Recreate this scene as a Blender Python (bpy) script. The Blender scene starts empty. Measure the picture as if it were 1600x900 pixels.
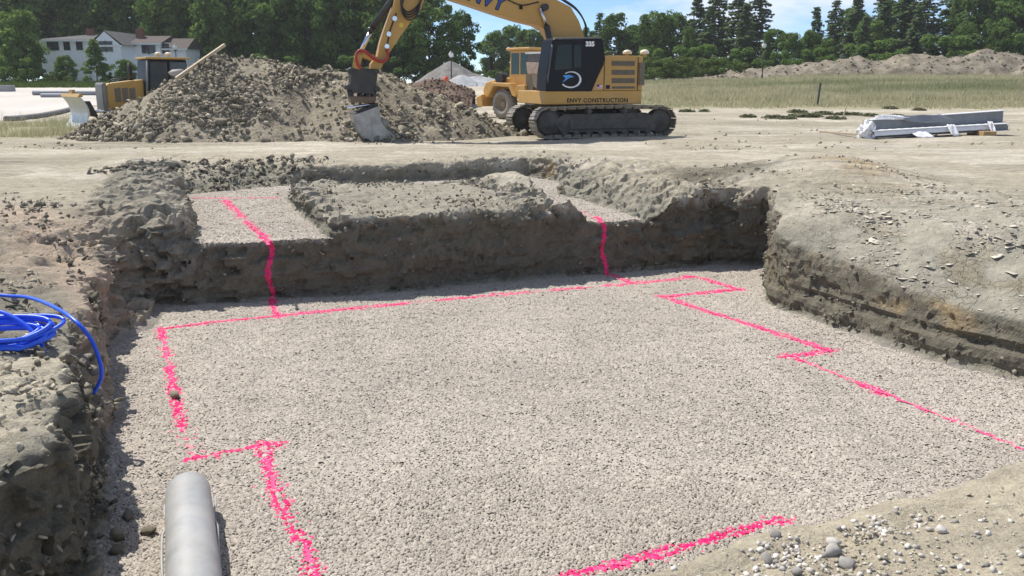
import bpy, bmesh, math, random
import numpy as np
from mathutils import Vector, Matrix, Quaternion
from mathutils.bvhtree import BVHTree

rng = np.random.default_rng(7)
random.seed(7)
scn = bpy.context.scene
COL = scn.collection

# ------------------------------------------------------------------ camera, sky, sun, exposure
FPX, PITCH, CAMH = 1350.0, math.atan(320 / 1350.0), 1.75
cd = bpy.data.cameras.new('camera')
cd.sensor_width = 36.0
cd.lens = FPX / 1600 * 36
cd.clip_start, cd.clip_end = 0.05, 5000
cam = bpy.data.objects.new('camera', cd)
COL.objects.link(cam)
cam.location = (0, 0, CAMH)
cam.rotation_euler = (math.pi / 2 - PITCH, 0, 0)
scn.camera = cam

SUN_AZ = math.radians(143)          # direction TO the sun, measured from +X: behind and to the left
SUN_EL = math.radians(57)
to_sun = Vector((math.cos(SUN_AZ) * math.cos(SUN_EL), math.sin(SUN_AZ) * math.cos(SUN_EL), math.sin(SUN_EL)))
sd = bpy.data.lights.new('sun', 'SUN')
sd.energy, sd.angle, sd.color = 4.6, math.radians(0.53), (1.0, 0.955, 0.88)
sun = bpy.data.objects.new('sun', sd)
COL.objects.link(sun)
sun.rotation_euler = (-to_sun).to_track_quat('-Z', 'Y').to_euler()
sun.location = (-20, 20, 40)

w = bpy.data.worlds.new('World')
scn.world = w
w.use_nodes = True
nt = w.node_tree
nt.nodes.clear()
N = nt.nodes.new
out, bg, sky = N('ShaderNodeOutputWorld'), N('ShaderNodeBackground'), N('ShaderNodeTexSky')
sky.sky_type = 'NISHITA'
sky.sun_disc = False
sky.sun_elevation = SUN_EL
sky.sun_rotation = math.pi / 2 - SUN_AZ
sky.altitude = 2500
sky.air_density, sky.dust_density, sky.ozone_density = 0.8, 0.0, 5.0
tc, mp, n1, n2 = N('ShaderNodeTexCoord'), N('ShaderNodeMapping'), N('ShaderNodeTexNoise'), N('ShaderNodeTexNoise')
mp.inputs['Scale'].default_value = (1, 1, 2.6)
mp.inputs['Location'].default_value = (0.31, 0.12, 0.05)
n1.inputs['Scale'].default_value, n1.inputs['Detail'].default_value, n1.inputs['Roughness'].default_value = 4.6, 9, 0.56
n2.inputs['Scale'].default_value, n2.inputs['Detail'].default_value = 1.7, 3
cr = N('ShaderNodeValToRGB')
cr.color_ramp.elements[0].position, cr.color_ramp.elements[1].position = 0.47, 0.60
mul = N('ShaderNodeMath'); mul.operation = 'MULTIPLY'; mul.inputs[1].default_value = 0.75
mixc = N('ShaderNodeMix'); mixc.data_type = 'RGBA'
mixc.inputs['B'].default_value = (6.2, 6.5, 7.2, 1)
for a, b in ((tc.outputs['Generated'], mp.inputs['Vector']), (mp.outputs[0], n1.inputs['Vector']), (n1.outputs['Fac'], cr.inputs[0]),
             (cr.outputs[0], mul.inputs[0]), (mul.outputs[0], mixc.inputs['Factor']), (sky.outputs[0], mixc.inputs['A']),
             (mixc.outputs['Result'], bg.inputs['Color']), (bg.outputs[0], out.inputs['Surface'])):
    nt.links.new(a, b)
bg.inputs['Strength'].default_value = 0.125

vs = scn.view_settings
vs.view_transform, vs.look, vs.gamma, vs.use_curve_mapping = 'Standard', 'None', 1.0, False
vs.exposure = 0.35
scn.render.engine = 'CYCLES'
scn.cycles.max_bounces = 6
scn.cycles.transparent_max_bounces = 12

# ------------------------------------------------------------------ pixel helpers (a pixel is a direction; distance comes from a plane)
CP, SP = math.cos(PITCH), math.sin(PITCH)
def ray(px, py):
    a, b = (px - 800) / FPX, (450 - py) / FPX
    return Vector((a, CP + b * SP, -SP + b * CP))
def P(px, py, z):
    d = ray(px, py); t = (z - CAMH) / d.z
    return Vector((d.x * t, d.y * t, z))
def W(px, py, Y):
    d = ray(px, py); t = Y / d.y
    return Vector((d.x * t, Y, CAMH + d.z * t))
def P2(px, py, z):
    v = P(px, py, z); return (v.x, v.y)

# ------------------------------------------------------------------ numpy noise
def _h(ix, iy, iz, s):
    h = (ix.astype(np.int64) * 374761393 + iy.astype(np.int64) * 668265263 + iz.astype(np.int64) * 2147483647 + s * 1274126177) & 0xFFFFFFFF
    h = ((h ^ (h >> 13)) * 1274126177) & 0xFFFFFFFF
    h = ((h ^ (h >> 16)) * 2246822519) & 0xFFFFFFFF
    return ((h ^ (h >> 15)) & 0xFFFFFF) / float(0xFFFFFF)
def vnoise(p, s=0):
    i = np.floor(p); f = p - i; i = i.astype(np.int64)
    u = f * f * f * (f * (f * 6 - 15) + 10)
    r = 0
    for dx in (0, 1):
        wx = u[:, 0] if dx else 1 - u[:, 0]
        for dy in (0, 1):
            wy = u[:, 1] if dy else 1 - u[:, 1]
            for dz in (0, 1):
                wz = u[:, 2] if dz else 1 - u[:, 2]
                r = r + wx * wy * wz * _h(i[:, 0] + dx, i[:, 1] + dy, i[:, 2] + dz, s)
    return r * 2 - 1
def fbm(p, o=4, s=0, g=0.5):
    a, t, r = 1.0, 0.0, 0.0
    for k in range(o):
        r = r + a * vnoise(p * (2.03 ** k) + k * 17.3, s + k); t += a; a *= g
    return r / t
def cells(p, s=0):
    """distance to the nearest feature point, its random number, second distance"""
    i = np.floor(p).astype(np.int64)
    b1 = np.full(len(p), 9.0); b2 = np.full(len(p), 9.0); rid = np.zeros(len(p))
    for dx in (-1, 0, 1):
        for dy in (-1, 0, 1):
            for dz in (-1, 0, 1):
                q = [i[:, 0] + dx, i[:, 1] + dy, i[:, 2] + dz]
                d = sum((q[k] + _h(*q, s + k) - p[:, k]) ** 2 for k in range(3))
                m = d < b1
                b2 = np.where(m, b1, np.minimum(b2, d))
                rid = np.where(m, _h(*q, s + 9), rid)
                b1 = np.where(m, d, b1)
    return np.sqrt(b1), rid, np.sqrt(b2)
def xy0(x, y):
    return np.stack([x, y, np.zeros_like(x)], 1)
def sst(a, b, x):
    t = np.clip((x - a) / (b - a), 0, 1); return t * t * (3 - 2 * t)
def sdf(poly, x, y):
    """signed distance to a polygon, negative inside"""
    d = np.full(x.shape, 1e9); ins = np.zeros(x.shape, bool); n = len(poly)
    for i in range(n):
        ax, ay = poly[i]; bx, by = poly[(i + 1) % n]
        ex, ey = bx - ax, by - ay
        t = np.clip(((x - ax) * ex + (y - ay) * ey) / (ex * ex + ey * ey + 1e-12), 0, 1)
        d = np.minimum(d, (x - ax - t * ex) ** 2 + (y - ay - t * ey) ** 2)
        c = ((ay > y) != (by > y)) & (x < (bx - ax) * (y - ay) / (by - ay + 1e-12) + ax)
        ins ^= c
    return np.where(ins, -1, 1) * np.sqrt(d)
def dist_poly(pts, x, y):
    """distance to an open polyline and arc length of the nearest point"""
    d = np.full(x.shape, 1e9); s = np.zeros(x.shape); acc = 0
    for (ax, ay), (bx, by) in zip(pts[:-1], pts[1:]):
        ex, ey = bx - ax, by - ay; L = math.hypot(ex, ey)
        t = np.clip(((x - ax) * ex + (y - ay) * ey) / (L * L), 0, 1)
        q = np.hypot(x - ax - t * ex, y - ay - t * ey)
        m = q < d
        d = np.where(m, q, d); s = np.where(m, acc + t * L, s); acc += L
    return d, s

# ------------------------------------------------------------------ mesh helpers
def mesh_np(name, V, F, smooth=False):
    V = np.ascontiguousarray(V, np.float32); F = np.ascontiguousarray(F, np.int32)
    me = bpy.data.meshes.new(name)
    me.vertices.add(len(V)); me.vertices.foreach_set('co', V.ravel())
    me.loops.add(F.size); me.polygons.add(len(F))
    me.polygons.foreach_set('loop_start', np.arange(0, F.size, F.shape[1], dtype=np.int32))
    me.loops.foreach_set('vertex_index', F.ravel())
    if smooth:
        me.polygons.foreach_set('use_smooth', np.ones(len(F), bool))
    me.update(calc_edges=True)
    me.validate()
    return me
def fattr(me, name, arr):
    a = me.attributes.new(name, 'FLOAT', 'POINT'); a.data.foreach_set('value', np.ascontiguousarray(arr, np.float32))
def cattr(me, name, arr):
    a = me.attributes.new(name, 'FLOAT_COLOR', 'POINT'); a.data.foreach_set('color', np.ascontiguousarray(arr, np.float32).ravel())
def link(name, me, mat=None, parent=None):
    o = bpy.data.objects.new(name, me); COL.objects.link(o)
    if mat is not None and me is not None and not me.materials:
        me.materials.append(mat)
    if parent is not None:
        o.parent = parent
    return o
def tag(o, label=None, cat=None, group=None, kind=None):
    if label: o['label'] = label
    if cat: o['category'] = cat
    if group: o['group'] = group
    if kind: o['kind'] = kind
    return o
def empty(name, loc, rz=0.0):
    o = bpy.data.objects.new(name, None); COL.objects.link(o)
    o.empty_display_size = 0.3
    o.location = loc; o.rotation_euler = (0, 0, rz)
    return o

class MB:
    """collects shapes, builds one mesh object"""
    def __init__(s): s.v, s.f, s.sm = [], [], []
    def add(s, V, F, smooth=False, M=None):
        o = len(s.v)
        for p in V:
            p = Vector(p)
            s.v.append(M @ p if M is not None else p)
        for q in F:
            s.f.append([o + i for i in q]); s.sm.append(smooth)
        return s
    def box(s, a, b, M=None):
        (x0, y0, z0), (x1, y1, z1) = a, b
        V = [(x0, y0, z0), (x1, y0, z0), (x1, y1, z0), (x0, y1, z0), (x0, y0, z1), (x1, y0, z1), (x1, y1, z1), (x0, y1, z1)]
        return s.add(V, [(3, 2, 1, 0), (4, 5, 6, 7), (0, 1, 5, 4), (1, 2, 6, 5), (2, 3, 7, 6), (3, 0, 4, 7)], M=M)
    def prism(s, prof, y0, y1, M=None):
        """side profile in (x, z), extruded along y"""
        n = len(prof)
        ar = sum(prof[i][0] * prof[(i + 1) % n][1] - prof[(i + 1) % n][0] * prof[i][1] for i in range(n))
        if ar < 0: prof = prof[::-1]
        V = [(x, y0, z) for x, z in prof] + [(x, y1, z) for x, z in prof]
        F = [tuple(range(n)), tuple(range(2 * n - 1, n - 1, -1))] + [(i, i + n, (i + 1) % n + n, (i + 1) % n) for i in range(n)]
        return s.add(V, F, M=M)
    def cyl(s, a, b, r, r2=None, n=16, caps=True):
        a, b = Vector(a), Vector(b); r2 = r if r2 is None else r2
        q = (b - a).to_track_quat('Z', 'Y').to_matrix()
        V, F = [], []
        for c, rr in ((a, r), (b, r2)):
            for i in range(n):
                t = 2 * math.pi * i / n
                V.append(c + q @ Vector((math.cos(t) * rr, math.sin(t) * rr, 0)))
        s.add(V, [(i, (i + 1) % n, (i + 1) % n + n, i + n) for i in range(n)], True)
        if caps:
            o = len(s.v) - 2 * n
            s.f.append([o + i for i in range(n)][::-1]); s.sm.append(False)
            s.f.append([o + n + i for i in range(n)]); s.sm.append(False)
        return s
    def ring(s, c, axis, prof, n=24):
        """lathe of (radius, offset along the axis) round an axis"""
        c = Vector(c); q = Vector(axis).to_track_quat('Z', 'Y').to_matrix(); k = len(prof)
        V = [c + q @ Vector((math.cos(2 * math.pi * i / n) * r, math.sin(2 * math.pi * i / n) * r, h)) for i in range(n) for r, h in prof]
        F = [(i * k + j, ((i + 1) % n) * k + j, ((i + 1) % n) * k + j + 1, i * k + j + 1) for i in range(n) for j in range(k - 1)]
        return s.add(V, F, True)
    def tube(s, pts, r, n=8, caps=True):
        pts = [Vector(p) for p in pts]; m = len(pts)
        rr = r if hasattr(r, '__len__') else [r] * m
        V, up = [], Vector((0.13, 0.31, 0.94)).normalized()
        for i, p in enumerate(pts):
            t = (pts[min(i + 1, m - 1)] - pts[max(i - 1, 0)]).normalized()
            x = t.cross(up)
            if x.length < 1e-3: x = t.cross(Vector((1, 0, 0)))
            x.normalize(); y = x.cross(t).normalized()
            for k in range(n):
                a = 2 * math.pi * k / n
                V.append(p + (x * math.cos(a) + y * math.sin(a)) * rr[i])
        F = [(i * n + k, i * n + (k + 1) % n, (i + 1) * n + (k + 1) % n, (i + 1) * n + k) for i in range(m - 1) for k in range(n)]
        s.add(V, F, True)
        if caps:
            o = len(s.v) - m * n
            s.f.append([o + k for k in range(n)][::-1]); s.sm.append(False)
            s.f.append([o + (m - 1) * n + k for k in range(n)]); s.sm.append(False)
        return s
    def mesh(s, name):
        me = bpy.data.meshes.new(name); me.from_pydata([tuple(p) for p in s.v], [], s.f)
        me.polygons.foreach_set('use_smooth', s.sm); me.update()
        bm = bmesh.new(); bm.from_mesh(me); bmesh.ops.recalc_face_normals(bm, faces=bm.faces); bm.to_mesh(me); bm.free()
        return me
    def build(s, name, mat, parent=None, bevel=0.0):
        o = link(name, s.mesh(name), mat, parent)
        if bevel:
            b = o.modifiers.new('bevel', 'BEVEL'); b.width = bevel; b.segments = 2; b.limit_method = 'ANGLE'; b.angle_limit = math.radians(40)
        return o
def curve(pts, k=8):
    """Catmull-Rom through points"""
    pts = [Vector(p) for p in pts]; q = [pts[0] * 2 - pts[1]] + pts + [pts[-1] * 2 - pts[-2]]; r = []
    for i in range(1, len(q) - 2):
        for j in range(k):
            t = j / k
            r.append(0.5 * (2 * q[i] + (q[i + 1] - q[i - 1]) * t + (2 * q[i - 1] - 5 * q[i] + 4 * q[i + 1] - q[i + 2]) * t * t + (3 * q[i] - q[i - 1] - 3 * q[i + 1] + q[i + 2]) * t ** 3))
    return r + [pts[-1]]

def copy_tree(o, parent=None):
    c = o.copy(); COL.objects.link(c); c.parent = parent
    for ch in list(o.children):
        copy_tree(ch, c)
    return c

# ------------------------------------------------------------------ materials
MATS = {}
def mat(name, col, rough=0.6, metal=0.0, var=0.18, scale=3.0, bump=0.0, bscale=30.0, dust=0.0, dustcol=(0.36, 0.31, 0.23), attr=None, col2=None, spec=0.5, trans=0.0, coat=0.0):
    m = bpy.data.materials.new(name); m.use_nodes = True; MATS[name] = m
    t = m.node_tree; b = t.nodes['Principled BSDF']; L = t.links.new; n = t.nodes.new
    c = n('ShaderNodeTexCoord'); ns = n('ShaderNodeTexNoise'); ns.inputs['Scale'].default_value = scale; ns.inputs['Detail'].default_value = 8
    ns.inputs['Roughness'].default_value = 0.62
    L(c.outputs['Object'], ns.inputs['Vector'])
    mx = n('ShaderNodeMix'); mx.data_type = 'RGBA'
    lo = tuple(x * (1 - var) for x in col); hi = tuple(min(1, x * (1 + var)) for x in (col2 or col))
    mx.inputs['A'].default_value, mx.inputs['B'].default_value = (*lo, 1), (*hi, 1)
    if attr:
        at = n('ShaderNodeAttribute'); at.attribute_name = attr; L(at.outputs['Fac'], mx.inputs['Factor'])
    else:
        mr = n('ShaderNodeMapRange'); mr.inputs['From Min'].default_value, mr.inputs['From Max'].default_value = 0.3, 0.7
        L(ns.outputs['Fac'], mr.inputs['Value']); L(mr.outputs[0], mx.inputs['Factor'])
    src = mx.outputs['Result']
    if dust:
        n2 = n('ShaderNodeTexNoise'); n2.inputs['Scale'].default_value = scale * 0.7; n2.inputs['Detail'].default_value = 10; n2.inputs['Roughness'].default_value = 0.7
        L(c.outputs['Object'], n2.inputs['Vector'])
        m2 = n('ShaderNodeMapRange'); m2.inputs['From Min'].default_value, m2.inputs['From Max'].default_value = 0.38, 0.72
        m2.inputs['To Max'].default_value = dust * 1.6; m2.inputs['To Min'].default_value = dust * 0.35
        L(n2.outputs['Fac'], m2.inputs['Value'])
        mx2 = n('ShaderNodeMix'); mx2.data_type = 'RGBA'; mx2.inputs['B'].default_value = (*dustcol, 1)
        L(m2.outputs[0], mx2.inputs['Factor']); L(src, mx2.inputs['A']); src = mx2.outputs['Result']
    L(src, b.inputs['Base Color'])
    b.inputs['Roughness'].default_value = rough; b.inputs['Metallic'].default_value = metal
    b.inputs['Specular IOR Level'].default_value = spec; b.inputs['Transmission Weight'].default_value = trans
    b.inputs['Coat Weight'].default_value = coat
    if bump:
        nb = n('ShaderNodeTexNoise'); nb.inputs['Scale'].default_value = bscale; nb.inputs['Detail'].default_value = 6
        L(c.outputs['Object'], nb.inputs['Vector'])
        bp = n('ShaderNodeBump'); bp.inputs['Strength'].default_value = 1.0; bp.inputs['Distance'].default_value = bump
        L(nb.outputs['Fac'], bp.inputs['Height']); L(bp.outputs[0], b.inputs['Normal'])
    return m

def soil_material():
    m = bpy.data.materials.new('soil'); m.use_nodes = True
    t = m.node_tree; b = t.nodes['Principled BSDF']; L = t.links.new; n = t.nodes.new
    at = n('ShaderNodeAttribute'); at.attribute_name = 'soil'
    ac = n('ShaderNodeAttribute'); ac.attribute_name = 'crack'
    c = n('ShaderNodeTexCoord')
    def noise(scale, detail, rough=0.6, vec=None):
        q = n('ShaderNodeTexNoise'); q.inputs['Scale'].default_value = scale; q.inputs['Detail'].default_value = detail; q.inputs['Roughness'].default_value = rough
        L(vec or c.outputs['Object'], q.inputs['Vector']); return q.outputs['Fac']
    def rng_(src, a, b_, c_, d):
        q = n('ShaderNodeMapRange'); q.inputs['From Min'].default_value = a; q.inputs['From Max'].default_value = b_; q.inputs['To Min'].default_value = c_; q.inputs['To Max'].default_value = d
        L(src, q.inputs['Value']); return q.outputs[0]
    def mth(op, a, b_):
        q = n('ShaderNodeMath'); q.operation = op
        for k, v in enumerate((a, b_)):
            if isinstance(v, (int, float)): q.inputs[k].default_value = v
            else: L(v, q.inputs[k])
        return q.outputs[0]
    f1 = rng_(noise(5.5, 9, 0.68), 0.3, 0.7, 0.74, 1.22)
    f2 = rng_(noise(48, 4, 0.6), 0.3, 0.7, 0.84, 1.16)
    mp = n('ShaderNodeMapping'); mp.inputs['Rotation'].default_value = (0, 0, math.radians(4)); mp.inputs['Scale'].default_value = (0.28, 3.2, 1)
    L(c.outputs['Object'], mp.inputs['Vector'])
    st = rng_(noise(1.3, 9, 0.66, mp.outputs[0]), 0.32, 0.68, -0.34, 0.22)
    streak = mth('ADD', 1.0, mth('MULTIPLY', st, at.outputs['Alpha']))
    mp2 = n('ShaderNodeMapping'); mp2.inputs['Rotation'].default_value = (0, 0, math.radians(-9)); mp2.inputs['Scale'].default_value = (0.5, 6.5, 1)
    L(c.outputs['Object'], mp2.inputs['Vector'])
    st2 = noise(1.1, 5, 0.6, mp2.outputs[0])
    fac = mth('MULTIPLY', mth('MULTIPLY', f1, f2), streak)
    # dried mud cracks
    vo = n('ShaderNodeTexVoronoi'); vo.feature = 'DISTANCE_TO_EDGE'; vo.inputs['Scale'].default_value = 5.2
    wv = n('ShaderNodeVectorMath'); wv.operation = 'ADD'
    dn = n('ShaderNodeTexNoise'); dn.inputs['Scale'].default_value = 5; dn.inputs['Detail'].default_value = 5
    L(c.outputs['Object'], dn.inputs['Vector'])
    sc_ = n('ShaderNodeVectorMath'); sc_.operation = 'SCALE'; sc_.inputs['Scale'].default_value = 0.35
    L(dn.outputs['Color'], sc_.inputs[0]); L(c.outputs['Object'], wv.inputs[0]); L(sc_.outputs[0], wv.inputs[1]); L(wv.outputs[0], vo.inputs['Vector'])
    ck = rng_(vo.outputs['Distance'], 0.0, 0.05, -1.0, 0.0)
    ckm = mth('MULTIPLY', ck, ac.outputs['Fac'])
    vm = n('ShaderNodeVectorMath'); vm.operation = 'SCALE'
    L(at.outputs['Color'], vm.inputs[0]); L(fac, vm.inputs['Scale']); L(vm.outputs[0], b.inputs['Base Color'])
    b.inputs['Roughness'].default_value = 0.95; b.inputs['Specular IOR Level'].default_value = 0.15
    hgt = mth('ADD', mth('MULTIPLY', noise(14, 10, 0.7), 0.05), mth('MULTIPLY', noise(75, 6, 0.65), 0.014))
    hgt = mth('ADD', hgt, mth('MULTIPLY', mth('MULTIPLY', st2, at.outputs['Alpha']), 0.07))
    hgt = mth('ADD', hgt, mth('MULTIPLY', ckm, 0.02))
    bp = n('ShaderNodeBump'); bp.inputs['Strength'].default_value = 1.0; bp.inputs['Distance'].default_value = 1.0
    L(hgt, bp.inputs['Height']); L(bp.outputs[0], b.inputs['Normal'])
    return m
SOIL = soil_material()
def leaf_mat(name, dark, light, tr=0.3):
    m = bpy.data.materials.new(name); m.use_nodes = True
    t = m.node_tree; t.nodes.clear(); n = t.nodes.new; L = t.links.new
    o, mxs, df, tl, at, mx = n('ShaderNodeOutputMaterial'), n('ShaderNodeMixShader'), n('ShaderNodeBsdfDiffuse'), n('ShaderNodeBsdfTranslucent'), n('ShaderNodeAttribute'), n('ShaderNodeMix')
    mx.data_type = 'RGBA'; at.attribute_name = 'tint'
    mx.inputs['A'].default_value, mx.inputs['B'].default_value = (*dark, 1), (*light, 1)
    L(at.outputs['Fac'], mx.inputs['Factor'])
    for s in (df, tl): L(mx.outputs['Result'], s.inputs['Color'])
    mxs.inputs[0].default_value = tr
    L(df.outputs[0], mxs.inputs[1]); L(tl.outputs[0], mxs.inputs[2]); L(mxs.outputs[0], o.inputs['Surface'])
    return m
GRAVEL = mat('gravel', (0.27, 0.238, 0.20), 0.9, var=0.2, col2=(0.475, 0.425, 0.365), attr='tint', spec=0.2)
PINK = mat('pink_paint', (0.84, 0.17, 0.31), 0.8, var=0.06, col2=(0.80, 0.022, 0.16), attr='tint', spec=0.2)
CLOD = mat('clod', (0.17, 0.155, 0.12), 0.95, var=0.25, col2=(0.42, 0.37, 0.28), attr='tint', bump=0.012, bscale=28, spec=0.1)
WETCLOD = mat('damp_clod', (0.12, 0.11, 0.085), 0.95, var=0.2, col2=(0.26, 0.235, 0.185), attr='tint', bump=0.01, bscale=30, spec=0.1)
DRYCLOD = mat('dry_clod', (0.30, 0.27, 0.21), 0.95, var=0.2, col2=(0.45, 0.405, 0.31), attr='tint', bump=0.008, bscale=40, spec=0.1)
STONE = mat('stone', (0.32, 0.30, 0.27), 0.85, var=0.3, col2=(0.62, 0.58, 0.52), attr='tint', bump=0.004, bscale=40, spec=0.2)
CAT = mat('excavator_yellow', (0.50, 0.27, 0.035), 0.42, var=0.1, scale=1.5, dust=0.22)
CATBOOM = mat('boom_yellow', (0.50, 0.275, 0.05), 0.45, var=0.08, scale=1.2, dust=0.13)
VOLVO = mat('truck_yellow', (0.68, 0.36, 0.06), 0.5, var=0.1, scale=2, dust=0.28)
DOZER = mat('dozer_yellow', (0.48, 0.27, 0.04), 0.5, var=0.1, scale=2, dust=0.2)
BLACK = mat('black_paint', (0.006, 0.007, 0.010), 0.45, var=0.2, spec=0.25)
BLKM = mat('black_steel', (0.02, 0.021, 0.024), 0.45, 0.2, var=0.3, dust=0.08)
GLASS = mat('cab_glass', (0.006, 0.012, 0.012), 0.08, var=0.05, spec=0.3)
RUB = mat('rubber', (0.16, 0.15, 0.135), 0.9, var=0.2, scale=6, dust=0.35, bump=0.004, bscale=60)
HOSEB = mat('black_hose', (0.015, 0.015, 0.015), 0.5)
HOSER = mat('red_hose', (0.35, 0.035, 0.03), 0.5)
TRK = mat('track_steel', (0.20, 0.185, 0.16), 0.6, 0.35, var=0.35, scale=8, dust=0.45, bump=0.004)
FRM = mat('muddy_frame', (0.045, 0.045, 0.045), 0.75, 0.1, var=0.4, scale=5, dust=0.30, dustcol=(0.20, 0.18, 0.145))
CHROME = mat('cylinder_rod', (0.62, 0.63, 0.65), 0.18, 1.0, var=0.05)
WORN = mat('worn_steel', (0.34, 0.34, 0.335), 0.45, 0.65, var=0.35, scale=4, dust=0.22, dustcol=(0.25, 0.23, 0.2))
WHITE = mat('white_paint', (0.78, 0.78, 0.76), 0.5, var=0.06)
DGREY = mat('dark_grille', (0.10, 0.085, 0.06), 0.7, var=0.25, scale=20, dust=0.25)
BLUE = mat('blue_pipe', (0.015, 0.11, 0.80), 0.33, var=0.10, scale=4, dust=0.03)
WOOD = mat('sawn_wood', (0.55, 0.45, 0.31), 0.8, var=0.15, scale=12, bump=0.003)

# ------------------------------------------------------------------ ground heights
def Hg(x, y):
    """ground level round the pit and out to the trees"""
    p = xy0(x / 3.1, y / 3.1)
    near = 1 - sst(40, 60, y)
    z = 0.05 * fbm(p, 4, 11) * near + 0.10 * fbm(xy0(x / 14, y / 9), 2, 12) * sst(22, 30, y) * near
    z = z + 1.6 * sst(40, 100, y) + 1.0 * sst(8, 40, x) * sst(62, 112, y)
    z = z + 0.46 * np.exp(-((x - 5.8) ** 2 / 3.0 + (y - 16.5) ** 2 / 3.0)) + 0.10 * np.exp(-((x - 0.6) ** 2 + (y - 22.2) ** 2) / 3.0)
    return z
def hg(x, y):
    return float(Hg(np.array([float(x)]), np.array([float(y)]))[0])

ZF, ZS, ZB = -1.30, -0.44, -0.13        # pit floor, footing shelf, top of the earth block
floor_px = [(150, 900), (166, 690), (163, 560), (186, 500), (225, 477), (420, 470), (700, 447), (940, 428), (1140, 412), (1192, 414), (1204, 440),
            (1196, 470), (1300, 512), (1480, 570), (1600, 600)]
floor_poly = [P2(*q, ZF) for q in floor_px] + [(8.0, 7.2), (7.0, 6.4)] + [(lambda v: (v[0], v[1] + 0.02))(P2(*q, -0.16)) for q in ((1950, 632), (1600, 709), (1440, 751), (1250, 801), (1050, 860), (900, 901), (700, 950), (450, 1010))] + [(-1.9, 2.5), (-2.75, 3.3)]
blk = [P2(505, 352, ZB), P2(437, 286, ZB), P2(560, 281, ZB), P2(735, 279, ZB), P2(815, 291, ZB), P2(884, 333, ZB)]
bb = P2(437, 286, ZB); bR = P2(735, 279, ZB)
trench_poly = [P2(312, 384, ZS), P2(520, 374, ZS), P2(505, 370, ZS), P2(434, 301, ZS), (bb[0] + 0.05, bb[1] + 0.05), (bR[0], bR[1] + 0.1), P2(822, 297, ZS), P2(884, 345, ZS),
               P2(1012, 346, ZS), P2(905, 312, ZS), P2(868, 303, ZS), (1.1, 19.9), (0.35, 20.9), (-2.4, 19.7), (-5.2, 18.9), P2(292, 304, ZS)]
ctl = np.array([  # x, y, height of the steep lower face, slope above it
    (*P2(900, 930, -0.15), -0.15, 0.05), (*P2(1250, 840, -0.15), -0.15, 0.05), (*P2(1600, 750, -0.15), -0.15, 0.05), (*P2(1500, 850, -0.15), -0.13, 0.05), (*P2(1900, 660, -0.15), -0.15, 0.05), (-1.6, 2.2, -0.2, 0.1),
    (-3.2, 5.2, -0.38, 0.16), (-4.3, 8.0, -0.42, 0.18), (-2.8, 3.4, -0.30, 0.14), (-5.4, 10.2, -0.5, 0.2),
    (-6.3, 12.0, -0.22, 0.12), (-4.2, 13.4, 0.2, 0.5), (-1.2, 14.4, 0.2, 0.5), (1.7, 15.2, 0.2, 0.5),
    (3.3, 16.0, -0.32, 0.20), (4.6, 16.3, -0.26, 0.34), (*P2(1205, 408, ZF), 0.32, 0.25), (5.5, 15.2, 0.32, 0.25), (4.7, 13.4, -0.20, 0.28), (5.4, 11.2, -0.55, 0.29),
    (6.1, 9.8, -0.78, 0.29), (7.0, 8.2, -0.82, 0.30)])
def zs_slope(x, y):
    wsum = 0; a = 0; b = 0
    for cx, cy, z, sl in ctl:
        q = 1 / (((x - cx) ** 2 + (y - cy) ** 2) ** 1.7 + 1e-4)
        wsum = wsum + q; a = a + q * z; b = b + q * sl
    return a / wsum, b / wsum
def pit(x, y):
    """ground with the excavation cut into it, plus the masks the colours need"""
    p = xy0(x, y)
    U = Hg(x, y)
    sb = sdf(blk, x, y) + 0.07 * fbm(p * 2.2, 3, 21)
    stn = sdf(trench_poly, x, y) + 0.06 * fbm(p * 1.9, 3, 22)
    sf = sdf(floor_poly, x, y) + 0.055 * fbm(p * 2.3, 4, 23) + 0.05 * fbm(p * 0.8, 2, 24)
    sf = sf + 0.10 * fbm(p * 1.7, 3, 27) * sst(11.0, 12.0, y) * sst(0.5, 0.2, np.abs(sf) - 0.2)
    U = np.where(sb < 0.8, U + (ZB - U) * sst(0.35, -0.1, sb), U)
    # trench walls: rubble slope at the back left, battered bank on the right, steep elsewhere
    wt = 0.22 + 1.7 * sst(-4.2, -6.0, x) * sst(16.5, 18.0, y) + 0.9 * sst(0.9, 1.6, x) * sst(13.4, 14.6, y)
    U = ZS - 0.012 + (U - ZS) * sst(0, 1, np.clip(stn, 0, None) / wt)
    zs, sl = zs_slope(x, y)
    sp = np.clip(sf, 0, None)
    bank = zs + sl * sp + 0.05 * fbm(p * 1.1, 3, 25)
    U = np.where(stn > 0.0, np.minimum(U, bank), U)
    # sand that has slumped into the left corner
    fx, fy = x + 5.7, y - 10.7
    fan = ZF + 0.42 - 0.45 * np.hypot(fx * 0.9, fy * 0.55) + 0.02 * fbm(p * 3, 3, 26)
    wall = 0.07 + 0.20 * sst(3.6, 4.4, x) * sst(13.4, 11, y) + 0.10 * sst(-2, -3, x) * sst(11, 9, y)
    Z = ZF - 0.014 + (U - ZF) * sst(0, 1, sp / wall)
    Z = np.maximum(Z, np.where(sf > -1.1, np.minimum(fan, U), -9))
    return Z, sf, stn, sb

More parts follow.
